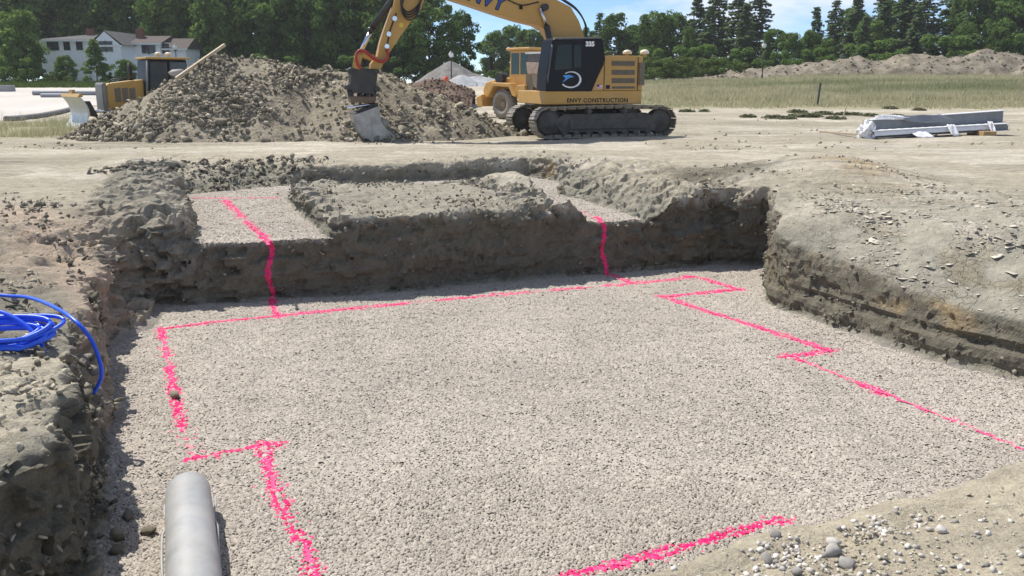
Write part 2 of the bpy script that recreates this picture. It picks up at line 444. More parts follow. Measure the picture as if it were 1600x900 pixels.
# ------------------------------------------------------------------ the pit: remeshed so that its walls carry real relief
PX0, PX1, PY0, PY1 = -10.0, 10.5, 1.0, 23.5
def build_pit():
    st = 0.05
    gx = np.arange(PX0, PX1 + 1e-6, st); gy = np.arange(PY0, PY1 + 1e-6, st)
    X, Y = np.meshgrid(gx, gy); nx, ny = len(gx), len(gy)
    Z, *_ = pit(X.ravel(), Y.ravel())
    edge = np.minimum.reduce([X.ravel() - PX0, PX1 - X.ravel(), Y.ravel() - PY0, PY1 - Y.ravel()])
    V = np.stack([X.ravel(), Y.ravel(), Z], 1)
    idx = np.arange(nx * ny).reshape(ny, nx)
    top = np.stack([idx[:-1, :-1], idx[:-1, 1:], idx[1:, 1:], idx[1:, :-1]], -1).reshape(-1, 4)
    Vb = V.copy(); Vb[:, 2] = -2.0
    F = np.concatenate([top, (top + nx * ny)[:, ::-1]])
    ringi = np.concatenate([idx[0, :-1], idx[:-1, -1], idx[-1, :0:-1], idx[:0:-1, 0]])
    nxt = np.roll(ringi, -1)
    F = np.concatenate([F, np.stack([ringi, ringi + nx * ny, nxt + nx * ny, nxt], 1)])
    me = mesh_np('pit_solid', np.concatenate([V, Vb]), F)
    o = bpy.data.objects.new('pit_solid', me); COL.objects.link(o)
    md = o.modifiers.new('r', 'REMESH'); md.mode = 'VOXEL'; md.voxel_size = 0.05; md.adaptivity = 0
    dg = bpy.context.evaluated_depsgraph_get()
    ev = o.evaluated_get(dg).to_mesh()
    n = len(ev.vertices); co = np.empty(n * 3, np.float32); ev.vertices.foreach_get('co', co); co = co.reshape(-1, 3)
    nf = len(ev.polygons); lv = np.empty(len(ev.loops), np.int32); ev.loops.foreach_get('vertex_index', lv); Q = lv.reshape(nf, 4)
    o.evaluated_get(dg).to_mesh_clear(); bpy.data.objects.remove(o)
    c = co[Q].mean(1)
    e = np.minimum.reduce([c[:, 0] - PX0, PX1 - c[:, 0], c[:, 1] - PY0, PY1 - c[:, 1]])
    Q = Q[(c[:, 2] > -1.6) & (e > 0.13)]
    used = np.unique(Q); remap = np.full(n, -1); remap[used] = np.arange(len(used)); Q = remap[Q]; co = co[used]
    me = mesh_np('pit_ground', co, Q, True)
    # finer faces where the banks come close to the camera
    bm = bmesh.new(); bm.from_mesh(me)
    ed = []
    for ee in bm.edges:
        a = (ee.verts[0].co + ee.verts[1].co) / 2
        if a.z > -1.27 and a.y < 6.6 and abs(a.x) < 0.62 * a.y + 1.2:
            ed.append(ee)
    bmesh.ops.subdivide_edges(bm, edges=ed, cuts=1, use_grid_fill=True)
    bmesh.ops.triangulate(bm, faces=[f for f in bm.faces if len(f.verts) > 4])
    bm.to_mesh(me); bm.free(); me.update()
    n = len(me.vertices); co = np.empty(n * 3, np.float32); me.vertices.foreach_get('co', co); co = co.reshape(-1, 3).astype(np.float64)
    nr = np.empty(n * 3, np.float32); me.vertices.foreach_get('normal', nr); nr = nr.reshape(-1, 3).astype(np.float64)
    x, y, z = co.T
    _, sf, stn, sb = pit(x, y)
    edge = np.minimum.reduce([x - PX0, PX1 - x, y - PY0, PY1 - y]); em = sst(0.42, 1.0, edge)
    floor = ((z < ZF + 0.05) & (nr[:, 2] > 0.75)) | ((stn < -0.02) & (z < ZS + 0.06) & (nr[:, 2] > 0.75))
    steep = sst(0.12, 0.55, 1 - nr[:, 2])
    leftb = sst(-1.6, -2.6, x) * sst(12.5, 11, y)
    rub = sst(-4.0, -5.0, x) * sst(17.0, 17.6, y) * sst(22.5, 21.5, y) * sst(-9.5, -8.5, x)
    rightb = sst(3.6, 4.4, x) * sst(15.5, 13.5, y) * (sf > 0.02) * sst(6.2, 6.8, y + 0.0 * x)
    f15, c1, r1 = fbm(co * 1.6, 4, 31), *cells(co * np.array([1.9, 1.9, 4.6]) + 0.7 * fbm(co * 2.0, 3, 39)[:, None], 32)[:2]
    c2, r2, _ = cells(co * np.array([5.0, 5.0, 8.5]) + 0.5 * fbm(co * 4.0, 2, 38)[:, None], 33)
    f6, f14 = fbm(co * 5, 3, 34), fbm(co * 13, 2, 35)
    shelfwall = sst(0.9, 0.4, np.abs(y - (13.2 + 0.27 * x)))
    d = steep * (0.06 * f15 + 0.09 * (r1 - 0.5) + 0.05 * (r2 - 0.5) + 0.02 * f14) * (1 - 0.5 * rightb)
    d += steep * 0.03 * vnoise(np.stack([(x * 0.96 + y * 0.27) * 1.1, z * 13, x * 0], 1), 37) * sst(-0.6, -0.9, z)
    uu, vv = x * 0.91 + y * 0.41, -x * 0.41 + y * 0.91
    scr = vnoise(np.stack([uu * 1.3, vv * 11, uu * 0], 1), 36)
    d += 0.022 * np.clip(scr, -0.3, 1) * sst(6.5, 5.2, y) * sst(-1.6, -0.6, x) * sst(0.65, 0.35, sf) * (1 - steep)
    d += (1 - steep) * (0.018 * f6 + 0.008 * f14)
    d += leftb * (0.06 * f15 + 0.04 * (r1 - 0.5) + 0.035 * (r2 - 0.5)) + leftb * (1 - steep) * 0.03 * vnoise(np.stack([x * 2 + y, (y - x) * 7, z * 2], 1), 30)
    d += rub * (0.06 * (r1 - 0.3) + 0.05 * (r2 - 0.4))
    d += rightb * (1 - steep) * (0.02 * (r2 - 0.5) + 0.02 * f15)
    lip = sst(2.4, 0.2, np.minimum(np.abs(sf), np.abs(stn))) * sst(9.5, 11, y) * (1 - steep) * (1 - rightb)
    wedge = sst(0.25, -0.15, sdf([P2(*q, -0.05) for q in ((120, 345), (205, 250), (275, 258), (305, 372), (180, 385))], x, y))
    d += (lip * 0.6 + wedge) * (0.07 * (r1 - 0.5) + 0.06 * (r2 - 0.5) + 0.03 * f6)
    rs = sst(0.3, 0.9, x) * sst(4.4, 3.4, x) * sst(13.8, 14.5, y) * sst(21.5, 20, y)
    d += rs * (0.07 * (r1 - 0.5) + 0.07 * (r2 - 0.5) + 0.04 * f6 + 0.05 * f15)
    blockm = sst(0.3, -0.1, sb) * (z > ZS + 0.1)
    d += blockm * (0.04 * f15 + 0.035 * (r2 - 0.5) + (0.09 * (r2 - 0.6) + 0.09 * (r1 - 0.6)) * sst(0.8, 0.1, -sb))
    d = np.where(floor, 0.0, d) * em
    co2 = co + nr * d[:, None]
    co2[:, 2] = np.where(floor, z + 0.006 * f6, co2[:, 2])
    me.vertices.foreach_set('co', co2.astype(np.float32).ravel()); me.update()
    rough_v = (steep > 0.45) | (blockm * sst(0.9, 0.2, -sb) > 0.4) | (wedge > 0.5) | ((rs > 0.4) & (nr[:, 2] < 0.975)) | ((leftb > 0.5) & (steep > 0.2))
    lt = np.empty(len(me.polygons), np.int32); me.polygons.foreach_get('loop_total', lt); lvi = np.empty(len(me.loops), np.int32); me.loops.foreach_get('vertex_index', lvi)
    first = np.concatenate([[0], np.cumsum(lt)[:-1]])
    me.polygons.foreach_set('use_smooth', ~rough_v[lvi[first]])
    # soil colours: dry tan on top, grey clay below, ochre seams, damp clay low on the walls
    dry, pale = np.array([0.42, 0.373, 0.285]), np.array([0.54, 0.487, 0.395])
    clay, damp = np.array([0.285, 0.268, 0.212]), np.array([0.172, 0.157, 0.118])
    ochre, sandp = np.array([0.40, 0.30, 0.17]), np.array([0.44, 0.35, 0.265])
    big = fbm(co * 0.7, 4, 41); mid = fbm(co * 2.4, 4, 42); fine = fbm(co * 7, 3, 43)
    mix = lambda a, b, t: a + (b - a) * t[:, None]
    C = mix(np.tile(dry, (n, 1)), pale, sst(-0.15, 0.45, big + 0.4 * mid))
    cl = sst(-0.07, -0.32, z + 0.14 * mid + 0.08 * big) * (1 - 0.8 * sst(6.5, 5.2, y) * sst(-1.6, -0.6, x) * (1 - steep))
    C = mix(C, clay, cl)
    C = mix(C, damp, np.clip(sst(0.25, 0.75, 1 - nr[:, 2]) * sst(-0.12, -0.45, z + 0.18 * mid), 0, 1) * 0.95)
    C = mix(C, np.array([0.345, 0.318, 0.252]), blockm * 0.85 * (1 - steep))
    C = mix(C, np.array([0.40, 0.37, 0.295]), rightb * (1 - steep) * sst(0.6, -0.3, mid) * 0.8 * sst(0.10, -0.06, z))
    oc = sst(0.05, 0.5, mid + 0.5 * big) * sst(-1.15, -0.9, z + 0.1 * fine) * sst(0.0, -0.3, z) * sst(3.4, 4.2, x) * 0.9 * (0.25 + 0.75 * steep)
    oc = np.maximum(oc, sst(0.0, 0.5, mid + 0.3 * big) * sst(0.2, 0.7, x) * sst(3.0, 2.2, x) * sst(14.4, 15.2, y) * steep)
    oc = np.maximum(oc, 0.8 * sst(-0.1, 0.35, mid + 0.3) * np.exp(-((x - 6.3) ** 2 / 0.5 + (y - 16.6) ** 2 / 3.2)))
    C = mix(C, ochre, oc)
    nb = sst(6.5, 5.2, y) * sst(-1.6, -0.6, x)
    C = mix(C, np.array([0.56, 0.49, 0.36]), nb * (0.65 + 0.3 * sst(0.4, -0.4, mid)) * (1 - 0.7 * steep))
    C = mix(C, np.array([0.55, 0.49, 0.38]), leftb * sst(0.6, -0.1, mid) * (1 - steep) * 0.9 * sst(6.9, 6.2, y + 0.4 * mid))
    C = mix(C, np.array([0.26, 0.24, 0.19]), leftb * sst(6.3, 7.0, y + 0.4 * mid) * sst(0.5, -0.1, mid + 0.4 * fine) * 0.9)
    C = mix(C, np.array([0.31, 0.285, 0.225]), np.clip(wedge * 0.9 + 0.55 * lip * sst(-0.2, 0.3, mid), 0, 1) * sst(0.55, -0.1, fine + 0.5 * big))
    gd = dist_poly([P2(*q, -0.2) for q in ((20, 345), (90, 372), (150, 420), (180, 460), (205, 490))], x, y)[0]
    C = mix(C, sandp * 1.08, sst(0.55, 0.15, gd + 0.2 * mid) * 0.9)
    C = mix(C, sandp, np.exp(-(((x + 5.9) * 0.8 + (y - 11.2) * 0.25) ** 2 / 0.5 + (y - 10.8) ** 2 / 3.0)) * sst(-0.3, 0.2, mid + 0.3))
    dsl = np.exp(-((x - 4.0) ** 2 / 0.8 + (y - 16.9) ** 2 / 1.6)) * sst(0.3, -0.2, mid - 0.35)
    C = mix(C, damp * 1.25, np.clip(dsl * 1.8, 0, 1))
    C = mix(C, np.array([0.33, 0.30, 0.26]), np.where(floor, 1.0, 0.0))
    A = sst(0.1, 0.6, z + 0.4) * (1 - steep) * (1 - rub) * (1 - leftb) * sst(0.2, 1.4, np.minimum(sf, np.minimum(stn, 9)))
    cattr(me, 'soil', np.concatenate([C, A[:, None]], 1))
    fattr(me, 'crack', np.clip(rightb * (1 - 0.8 * steep) * sst(-0.25, 0.2, mid), 0, 1))
    ob = link('pit_ground', me, SOIL)
    tag(ob, kind='structure')
    return ob, co2, nr, dict(leftb=leftb, rub=rub, rightb=rightb, steep=steep, block=blockm, nb=nb, sf=sf, stn=stn, floor=floor)
pit_ob, PCO, PNR, PM = build_pit()
PBVH = BVHTree.FromPolygons([Vector(v) for v in PCO], [tuple(p.vertices) for p in pit_ob.data.polygons])
def zpit(x, y):
    h = PBVH.ray_cast(Vector((x, y, 5)), Vector((0, 0, -1)))
    return h[0].z if h[0] else hg(x, y)

# ------------------------------------------------------------------ wide ground
def ground_colours(x, y, n_):
    p = xy0(x, y)
    big = fbm(p * 0.35, 4, 41); mid = fbm(p * 1.1, 4, 52)
    dry, pale = np.array([0.42, 0.373, 0.285]), np.array([0.54, 0.487, 0.395])
    mix = lambda a, b, t: a + (b - a) * t[:, None]
    C = mix(np.tile(dry, (n_, 1)), pale, sst(-0.2, 0.4, big + 0.4 * mid))
    C = mix(C, np.array([0.33, 0.295, 0.225]), 0.75 * sst(0.05, 0.4, fbm(p * np.array([0.10, 0.5, 1]), 5, 57)) * sst(60, 45, y))
    field = sst(52, 57, y + 3 * mid) * sst(4, 8, x + 2 * mid - (y - 55) * 0.02)
    C = mix(C, np.array([0.27, 0.25, 0.14]), field)
    weeds = sst(28.5, 30.5, y + mid) * sst(42, 39, y) * sst(-12.5, -14.0, x + mid)
    C = mix(C, np.array([0.26, 0.25, 0.13]), weeds * 0.8)
    lg = sst(84, 88, y) * sst(-12, -18, x)
    C = mix(C, np.array([0.11, 0.15, 0.05]), lg)
    wood = sst(103, 108, y) * (1 - sst(-30, -20, x) * sst(5, -5, x) * sst(112, 108, y))
    C = mix(C, np.array([0.07, 0.075, 0.035]), wood)
    A = sst(70, 40, y) * (1 - weeds) * (1 - field)
    return np.concatenate([C, A[:, None]], 1)
def build_ground():
    def axis(lo, hi, a, b, st, inner):
        mid_ = np.arange(a, b + 1e-6, st)
        left = a - np.cumsum(st * 1.22 ** np.arange(1, 60)); right = b + np.cumsum(st * 1.22 ** np.arange(1, 60))
        q = np.concatenate([left[left > lo], [lo], mid_, right[right < hi], [hi]])
        a_, b_ = inner[0] - 0.35, inner[1] + 0.35
        q = q[(q < a_ - 0.1) | (q > b_ + 0.1) | ((q > inner[0] + 0.1) & (q < inner[1] - 0.1))]
        return np.unique(np.concatenate([q, inner, (a_, b_)]))
    i0, i1, j0, j1 = PX0 + 0.4, PX1 - 0.4, PY0 + 0.4, PY1 - 0.4
    gx = axis(-1500, 1500, -26, 26, 0.32, (i0, i1)); gy = axis(-200, 2500, -2, 48, 0.32, (j0, j1))
    X, Y = np.meshgrid(gx, gy); nx = len(gx)
    x, y = X.ravel(), Y.ravel()
    far = np.minimum(y, 130.0)
    z = Hg(x, far)
    rut = np.exp(-((y - 26.5 - 0.03 * x - 0.25 * np.sin(x * 0.3)) / 0.25) ** 2) + np.exp(-((y - 24.6 + 0.02 * x) / 0.22) ** 2)
    nr_ = sst(23.6, 24.6, y + 9 * (np.abs(x) > 11)) * sst(55, 40, y)
    z = z - 0.05 * rut * sst(22, 24, y) + (0.06 * fbm(xy0(x * 0.35, y * 1.4), 4, 55) + 0.03 * fbm(xy0(x * 1.5, y * 1.5), 2, 56)) * nr_
    z = np.where((x > i0 - 0.01) & (x < i1 + 0.01) & (y > j0 - 0.01) & (y < j1 + 0.01), z - 0.06, z)
    idx = np.arange(len(x)).reshape(Y.shape)
    F = np.stack([idx[:-1, :-1], idx[:-1, 1:], idx[1:, 1:], idx[1:, :-1]], -1).reshape(-1, 4)
    cx, cy = x[F].mean(1), y[F].mean(1)
    F = F[~((cx > i0) & (cx < i1) & (cy > j0) & (cy < j1))]
    me = mesh_np('ground', np.stack([x, y, z], 1), F, True)
    cattr(me, 'soil', ground_colours(x, y, len(x)))
    fattr(me, 'crack', np.zeros(len(x)))
    return tag(link('ground', me, SOIL), kind='structure')
ground = build_ground()

# ------------------------------------------------------------------ scattering of stones, clods and leaves
def hull_rock(seed, npts=10, flat=0.75, cut=True):
    r = np.random.default_rng(seed); bm = bmesh.new()
    for _ in range(npts):
        v = r.normal(size=3); v /= np.linalg.norm(v); v *= r.uniform(0.75, 1.1)
        bm.verts.new((v[0] * r.uniform(0.8, 1.25), v[1], v[2] * flat))
    bmesh.ops.convex_hull(bm, input=bm.verts)
    bmesh.ops.delete(bm, geom=[v for v in bm.verts if not v.link_faces], context='VERTS')
    bmesh.ops.triangulate(bm, faces=bm.faces)
    bm.verts.index_update()
    V = np.array([v.co[:] for v in bm.verts]); F = np.array([[v.index for v in f.verts] for f in bm.faces]); bm.free()
    return V, F
def scatter(variants, pos, scl, yaw, tx, ty, tint, which=None):
    """joins copies of small shapes: position, scale (n,3), yaw and two tilts"""
    n = len(pos); which = rng.integers(0, len(variants), n) if which is None else which
    VV, FF, TT, o = [], [], [], 0
    for k, (V, F) in enumerate(variants):
        m = which == k
        if not m.any(): continue
        v = V[None] * scl[m][:, None, :]
        c, s = np.cos(tx[m])[:, None], np.sin(tx[m])[:, None]
        v = np.stack([v[..., 0], c * v[..., 1] - s * v[..., 2], s * v[..., 1] + c * v[..., 2]], -1)
        c, s = np.cos(ty[m])[:, None], np.sin(ty[m])[:, None]
        v = np.stack([c * v[..., 0] + s * v[..., 2], v[..., 1], -s * v[..., 0] + c * v[..., 2]], -1)
        c, s = np.cos(yaw[m])[:, None], np.sin(yaw[m])[:, None]
        v = np.stack([c * v[..., 0] - s * v[..., 1], s * v[..., 0] + c * v[..., 1], v[..., 2]], -1) + pos[m][:, None, :]
        q = v.shape[0]
        VV.append(v.reshape(-1, 3)); FF.append((F[None] + (np.arange(q) * len(V))[:, None, None]).reshape(-1, F.shape[1]) + o)
        TT.append(np.repeat(tint[m], len(V))); o += q * len(V)
    return np.concatenate(VV), np.concatenate(FF), np.concatenate(TT)
def scatter_obj(name, variants, pos, scl, tint, material, parent=None, tilt=0.4, which=None):
    n = len(pos)
    if np.ndim(scl) == 1: scl = np.repeat(scl[:, None], 3, 1)
    V, F, T = scatter(variants, pos, scl, rng.uniform(0, 6.283, n), rng.normal(0, tilt, n), rng.normal(0, tilt, n), tint, which)
    me = mesh_np(name, V, F); fattr(me, 'tint', T)
    return link(name, me, material, parent)
ROCKS = [hull_rock(100 + k, 9) for k in range(14)]
ROUND = [hull_rock(200 + k, 14, 0.8) for k in range(10)]
def frustum(seed):
    r = np.random.default_rng(seed)
    b = np.array([(-1, -0.8, -0.6), (1, -0.8, -0.6), (1, 0.8, -0.6), (-1, 0.8, -0.6), (-0.6, -0.45, 0.6), (0.6, -0.45, 0.6), (0.6, 0.45, 0.6), (-0.6, 0.45, 0.6)], float)
    b += r.normal(0, 0.17, b.shape)
    F = np.array([(4, 5, 6), (4, 6, 7), (0, 1, 5), (0, 5, 4), (1, 2, 6), (1, 6, 5), (2, 3, 7), (2, 7, 6), (3, 0, 4), (3, 4, 7)])
    return b, F
def pyramid(seed):
    r = np.random.default_rng(seed)
    b = np.array([(-1, -0.8, -0.5), (1, -0.8, -0.5), (1, 0.8, -0.5), (-1, 0.8, -0.5), (0, 0, 0.65)], float)
    b += r.normal(0, 0.2, b.shape)
    return b, np.array([(0, 1, 4), (1, 2, 4), (2, 3, 4), (3, 0, 4)])
GNEAR, GFAR = [frustum(k) for k in range(12)], [pyramid(50 + k) for k in range(12)]

# ------------------------------------------------------------------ painted lines (pixels on the gravel)
LINES = [  # name of the line, pixels, level, width, density, gaps, label
    ([(252, 513), (330, 503), (432, 493), (700, 467), (990, 442), (1085, 433)], ZF, 0.12, 0.85, 0.3, 'long faint pink paint line on the gravel along the dark back wall'),
    ([(250, 511), (258, 540), (272, 610), (285, 672), (303, 716)], ZF, 0.105, 0.95, 0.25, 'pink paint line down the left side of the gravel floor'),
    ([(296, 717), (350, 707), (410, 695), (442, 692)], ZF, 0.085, 0.95, 0.1, 'short pink paint line on the gravel just beyond the grey pipe'),
    ([(409, 690), (428, 760), (462, 832), (476, 848), (482, 870), (494, 905)], ZF, 0.10, 0.92, 0.25, 'pink paint line on the gravel to the right of the grey pipe'),
    ([(880, 903), (940, 886), (1055, 858), (1130, 838), (1205, 817), (1230, 810)], ZF, 0.085, 1.0, 0.3, 'bright pink paint line at the foot of the near sandy bank'),
    ([(1070, 431), (1100, 435), (1158, 453)], ZF, 0.14, 0.95, 0.1, 'short pink stroke joining the back line to the far right jog'),
    ([(1160, 451), (1100, 457), (1034, 463)], ZF, 0.13, 0.9, 0.1, 'short pink stroke coming back left below the far right jog'),
    ([(1030, 461), (1100, 484), (1180, 509), (1300, 548)], ZF, 0.13, 0.92, 0.2, 'pink paint line on the gravel running from far jog to middle jog'),
    ([(1306, 547), (1275, 551), (1220, 557)], ZF, 0.13, 1.0, 0.0, 'short bright pink stroke at the middle jog beside the right bank'),
    ([(1240, 558), (1310, 585), (1420, 629), (1520, 669), (1612, 706)], ZF, 0.11, 1.0, 0.55, 'dashed pink paint line on the gravel below the right bank'),
    ([(300, 309), (360, 309), (434, 309)], ZS, 0.14, 0.4, 0.3, 'faint pink paint line across the raised gravel at the back left'),
    ([(348, 308), (365, 326), (392, 352), (415, 372), (419, 382)], ZS, 0.13, 0.95, 0.1, 'pink paint line crossing the left gravel shelf and dropping down the dark wall'),
    ([(890, 327), (915, 333), (936, 341), (940, 348)], ZS, 0.12, 0.95, 0.1, 'pink paint line crossing the right gravel shelf and dropping down the dark wall'),
    ([(424, 466), (428, 482), (437, 496)], ZF, 0.11, 1.0, 0.0, None),
    ([(943, 426), (965, 433), (992, 443)], ZF, 0.11, 1.0, 0.0, None),
]
LPTS = [[P2(*q, z) for q in px] for px, z, *_ in LINES]

def gravel_points(poly, sp, zlev, margin):
    a = np.array(poly); x0, y0 = a.min(0) - 0.2; x1, y1 = a.max(0) + 0.2
    X, Y = np.meshgrid(np.arange(x0, x1, sp), np.arange(y0, y1, sp * 0.92))
    x, y = X.ravel() + rng.uniform(-0.5, 0.5, X.size) * sp, Y.ravel() + rng.uniform(-0.5, 0.5, X.size) * sp
    m = (np.abs(x) < 0.61 * y + 0.9)
    x, y = x[m], y[m]
    m = sdf(poly, x, y) < margin
    x, y = x[m], y[m]
    z, sf, stn, sb = pit(x, y)
    m = np.abs(z - zlev) < 0.05
    return x[m], y[m]
def build_gravel():
    fx, fy = gravel_points(floor_poly, 0.0205, ZF, 0.05)
    sx, sy = gravel_points(trench_poly, 0.027, ZS, 0.06)
    x, y = np.concatenate([fx, sx]), np.concatenate([fy, sy])
    base = np.concatenate([np.full(len(fx), ZF), np.full(len(sx), ZS)])
    p = xy0(x, y)
    z = base + 0.010 * fbm(p * 1.3, 3, 61) + 0.006 * vnoise(p * 9, 62) - 0.004
    n = len(x)
    s = rng.uniform(0.0075, 0.0128, n) * (1 + 0.12 * fbm(p * 3, 2, 63)) * np.where(rng.random(n) < 0.06, rng.uniform(1.3, 1.9, n), 1.0)
    scl = np.stack([s * rng.uniform(0.9, 1.45, n), s, s * rng.uniform(0.55, 0.85, n)], 1)
    tint = np.clip(0.2 + 0.6 * rng.beta(2.2, 2.0, n) + 0.10 * fbm(p * np.array([2.2, 0.8, 1]), 3, 65) + 0.10 * fbm(p * 0.9, 3, 64), 0, 1)
    # muddy trodden margin at the left and under the back wall
    d = np.hypot(x, y)
    near = d < 6.4
    owner = np.full(n, -1)
    for k, (px, zl, wid, den, gap, lab) in enumerate(LINES):
        m = np.abs(base - zl) < 0.01
        dd, ss = dist_poly(LPTS[k], x, y)
        wob = 0.025 * vnoise(np.stack([ss * 5, np.full(n, k * 3.7), np.zeros(n)], 1), 70)
        along = vnoise(np.stack([ss * 2.6, np.full(n, k * 9.1), np.zeros(n)], 1), 71)
        prob = den * np.exp(-((dd + wob) / (wid * 0.55)) ** 2.4) * np.where(along < gap - 0.75, 0.12, 1) * (0.92 + 0.08 * vnoise(p * 7, 72))
        L = sum(math.dist(a, b) for a, b in zip(LPTS[k][:-1], LPTS[k][1:]))
        prob = prob * np.where((ss <= 0.001) | (ss >= L - 0.001), np.exp(-(dd / 0.06) ** 2), 1)
        prob = np.maximum(prob, 0.06 * den * np.exp(-(dd / (wid * 0.8)) ** 2))
        owner = np.where(m & (owner < 0) & (rng.random(n) < prob), k, owner)
    pos = np.stack([x, y, z], 1)
    def make(name, m, material, parent=None, line=None):
        VV, FF, TT, o = [], [], [], 0
        for sel, var in ((m & near, GNEAR), (m & ~near, GFAR)):
            if sel.any():
                q = int(sel.sum())
                V, F, T = scatter(var, pos[sel], scl[sel] * 1.12, rng.uniform(0, 6.283, q), rng.normal(0, 0.24, q), rng.normal(0, 0.24, q), tint[sel])
                VV.append(V); FF.append(F + o); TT.append(T); o += len(V)
        if line is not None:      # overspray in the dust between the stones
            q = [Vector((*a, LINES[line][1] - 0.0022)) for a in LPTS[line]]
            fine = [a.lerp(b, t / 12) for a, b in zip(q[:-1], q[1:]) for t in range(12)] + [q[-1]]
            R = []
            for a, b in zip(fine[:-1], fine[1:]):
                R.append((a, (b - a).cross(Vector((0, 0, 1))).normalized()))
            R.append((fine[-1], R[-1][1])); hw = 0.022
            VV.append(np.array([(c + sgn * nn * hw * (0.3 + 1.1 * random.random()) + nn * 0.012 * math.sin(j * 1.7))[:] for j, (c, nn) in enumerate(R) for sgn in (-1, 1)])); k = len(R)
            FF.append(np.array([t for i in range(k - 1) for t in ((2 * i, 2 * i + 1, 2 * i + 3), (2 * i, 2 * i + 3, 2 * i + 2))]) + o); TT.append(np.full(2 * k, 0.5)); o += 2 * k
        me = mesh_np(name, np.concatenate(VV), np.concatenate(FF)); fattr(me, 'tint', np.concatenate(TT))
        return link(name, me, material, parent)
    g = make('gravel', owner < 0, GRAVEL)
    tag(g, 'crushed pale grey stone covering the pit floor and raised shelves', 'gravel', kind='stuff')
    obs = {}
    for k, L in enumerate(LINES):
        m = owner == k
        if not m.any(): continue
        tint[m] = np.clip(1.4 - dist_poly(LPTS[k], x[m], y[m])[0] / (L[2] * 0.75) + rng.normal(0, 0.22, int(m.sum())), 0, 1) * (0.45 + 0.55 * L[3])
        if k in (11, 12):
            c = LPTS[k][0]
            r = empty('marking_line', (c[0], c[1], ZS)); tag(r, L[5], 'paint line', 'pink sprayed layout lines')
            bpy.context.view_layer.update()
            o = make('shelf_stretch', m, PINK, r, k); o.matrix_parent_inverse = r.matrix_world.inverted(); obs[k] = r
        elif k in (13, 14):
            r = obs[k - 2]; o = make('floor_stretch', m, PINK, r, k); o.matrix_parent_inverse = r.matrix_world.inverted()
        else:
            o = make('marking_line', m, PINK, None, k); tag(o, L[5], 'paint line', 'pink sprayed layout lines')
    return obs
paint_roots = build_gravel()
def wall_paint(px_top, px_bot, root, wid=0.032, n=900):
    """overspray blots on the wall face between shelf and floor"""
    mb_v, mb_f = [], []
    for i in range(n):
        t = rng.uniform(-0.03, 1.03)
        q = (px_top[0] + (px_bot[0] - px_top[0]) * t, px_top[1] + (px_bot[1] - px_top[1]) * t)
        d = ray(*q); Y = 12.15 if q[0] < 700 else 13.95
        a = Vector((d.x / d.y * Y, Y, CAMH + d.z / d.y * Y)) - Vector((-0.18, 0.98, 0)) * 1.5
        a += Vector((0.962, 0.27, 0)) * (rng.normal(0, wid * 0.45) + 0.03 * math.sin(t * 9))
        h = PBVH.ray_cast(a, Vector((-0.18, 0.98, 0)), 5)
        if h[0] is None: continue
        nn = h[1]; p = h[0] + nn * 0.006
        u = nn.orthogonal().normalized(); v = nn.cross(u)
        r = rng.uniform(0.007, 0.020); b = len(mb_v); a0 = rng.uniform(0, 6)
        for k in range(6):
            rr = r * rng.uniform(0.6, 1.2)
            mb_v.append(p + (u * math.cos(a0 + k * 1.047) + v * math.sin(a0 + k * 1.047)) * rr + nn * rng.uniform(0, 0.004))
        mb_f.append([b + k for k in range(6)])
    me = bpy.data.meshes.new('wall_stretch'); me.from_pydata(mb_v, [], mb_f); me.update(); fattr(me, 'tint', np.repeat(rng.uniform(0.55, 1, len(mb_f)), 6))
    o = link('wall_stretch', me, PINK, root); o['kind'] = 'stuff'; o.matrix_parent_inverse = root.matrix_world.inverted()
wall_paint((420, 377), (424, 470), paint_roots[11])
wall_paint((941, 343), (943, 430), paint_roots[12])

# ------------------------------------------------------------------ loose soil on the banks
def faces_of(mask_fn, n, seed):
    r = np.random.default_rng(seed)
    wgt = np.clip(mask_fn, 0, None); vis = (np.abs(PCO[:, 0]) < 0.62 * PCO[:, 1] + 0.9)
    wgt = wgt * vis * ~PM['floor']
    return r.choice(len(PCO), n, p=wgt / wgt.sum())
def bank_clods(name, mask, n, smin, smax, material, seed, pw=2.2, flat=1.0, child=True):
    i = faces_of(mask, n, seed)
    s = smin + (smax - smin) * rng.random(n) ** pw * 1.0
    pos = PCO[i] + rng.uniform(-0.03, 0.03, (n, 3)) + PNR[i] * (s * 0.25)[:, None]
    scl = np.stack([s * rng.uniform(0.9, 1.25, n), s, s * rng.uniform(0.6, 0.95, n) * flat], 1)
    o = scatter_obj(name, ROCKS, pos, scl, rng.beta(2, 2, n), material, pit_ob if child else None, 0.6)
    o['kind'] = 'stuff'
    return o
x_, y_, z_ = PCO.T
top_rough = fbm(PCO * 0.9, 3, 81)
clump = sst(0.0, 0.4, fbm(PCO * 1.4, 3, 82))
bank_clods('loose_clods', PM['leftb'] * (0.25 + clump) * (z_ > -1.2) * (1 - 0.85 * PM['steep']), 4200, 0.004, 0.05, DRYCLOD, 1, 6.0)
bank_clods('rubble_slope', PM['rub'] * (z_ > ZS - 0.05) * (PM['stn'] < 2.0), 2000, 0.012, 0.10, WETCLOD, 2, 4.5)
bank_clods('block_crumbs', PM['block'] * (0.15 + clump) + 0.5 * PM['steep'] * (np.abs(PM['sf']) < 0.5) * (y_ > 10.5) * (z_ > -0.9), 2300, 0.008, 0.05, WETCLOD, 3, 3.6)
bank_clods('rim_crumbs', (z_ > -0.25) * (y_ > 10) * (0.08 + clump) * (PM['sf'] < 4), 3200, 0.006, 0.05, DRYCLOD, 4, 5.0)
toe = (np.abs(PM['sf']) < 0.22) * (z_ < ZF + 0.35) * (0.2 + clump)
bank_clods('toe_crumbs', toe * 1.0, 2200, 0.008, 0.05, WETCLOD, 5, 3.2)
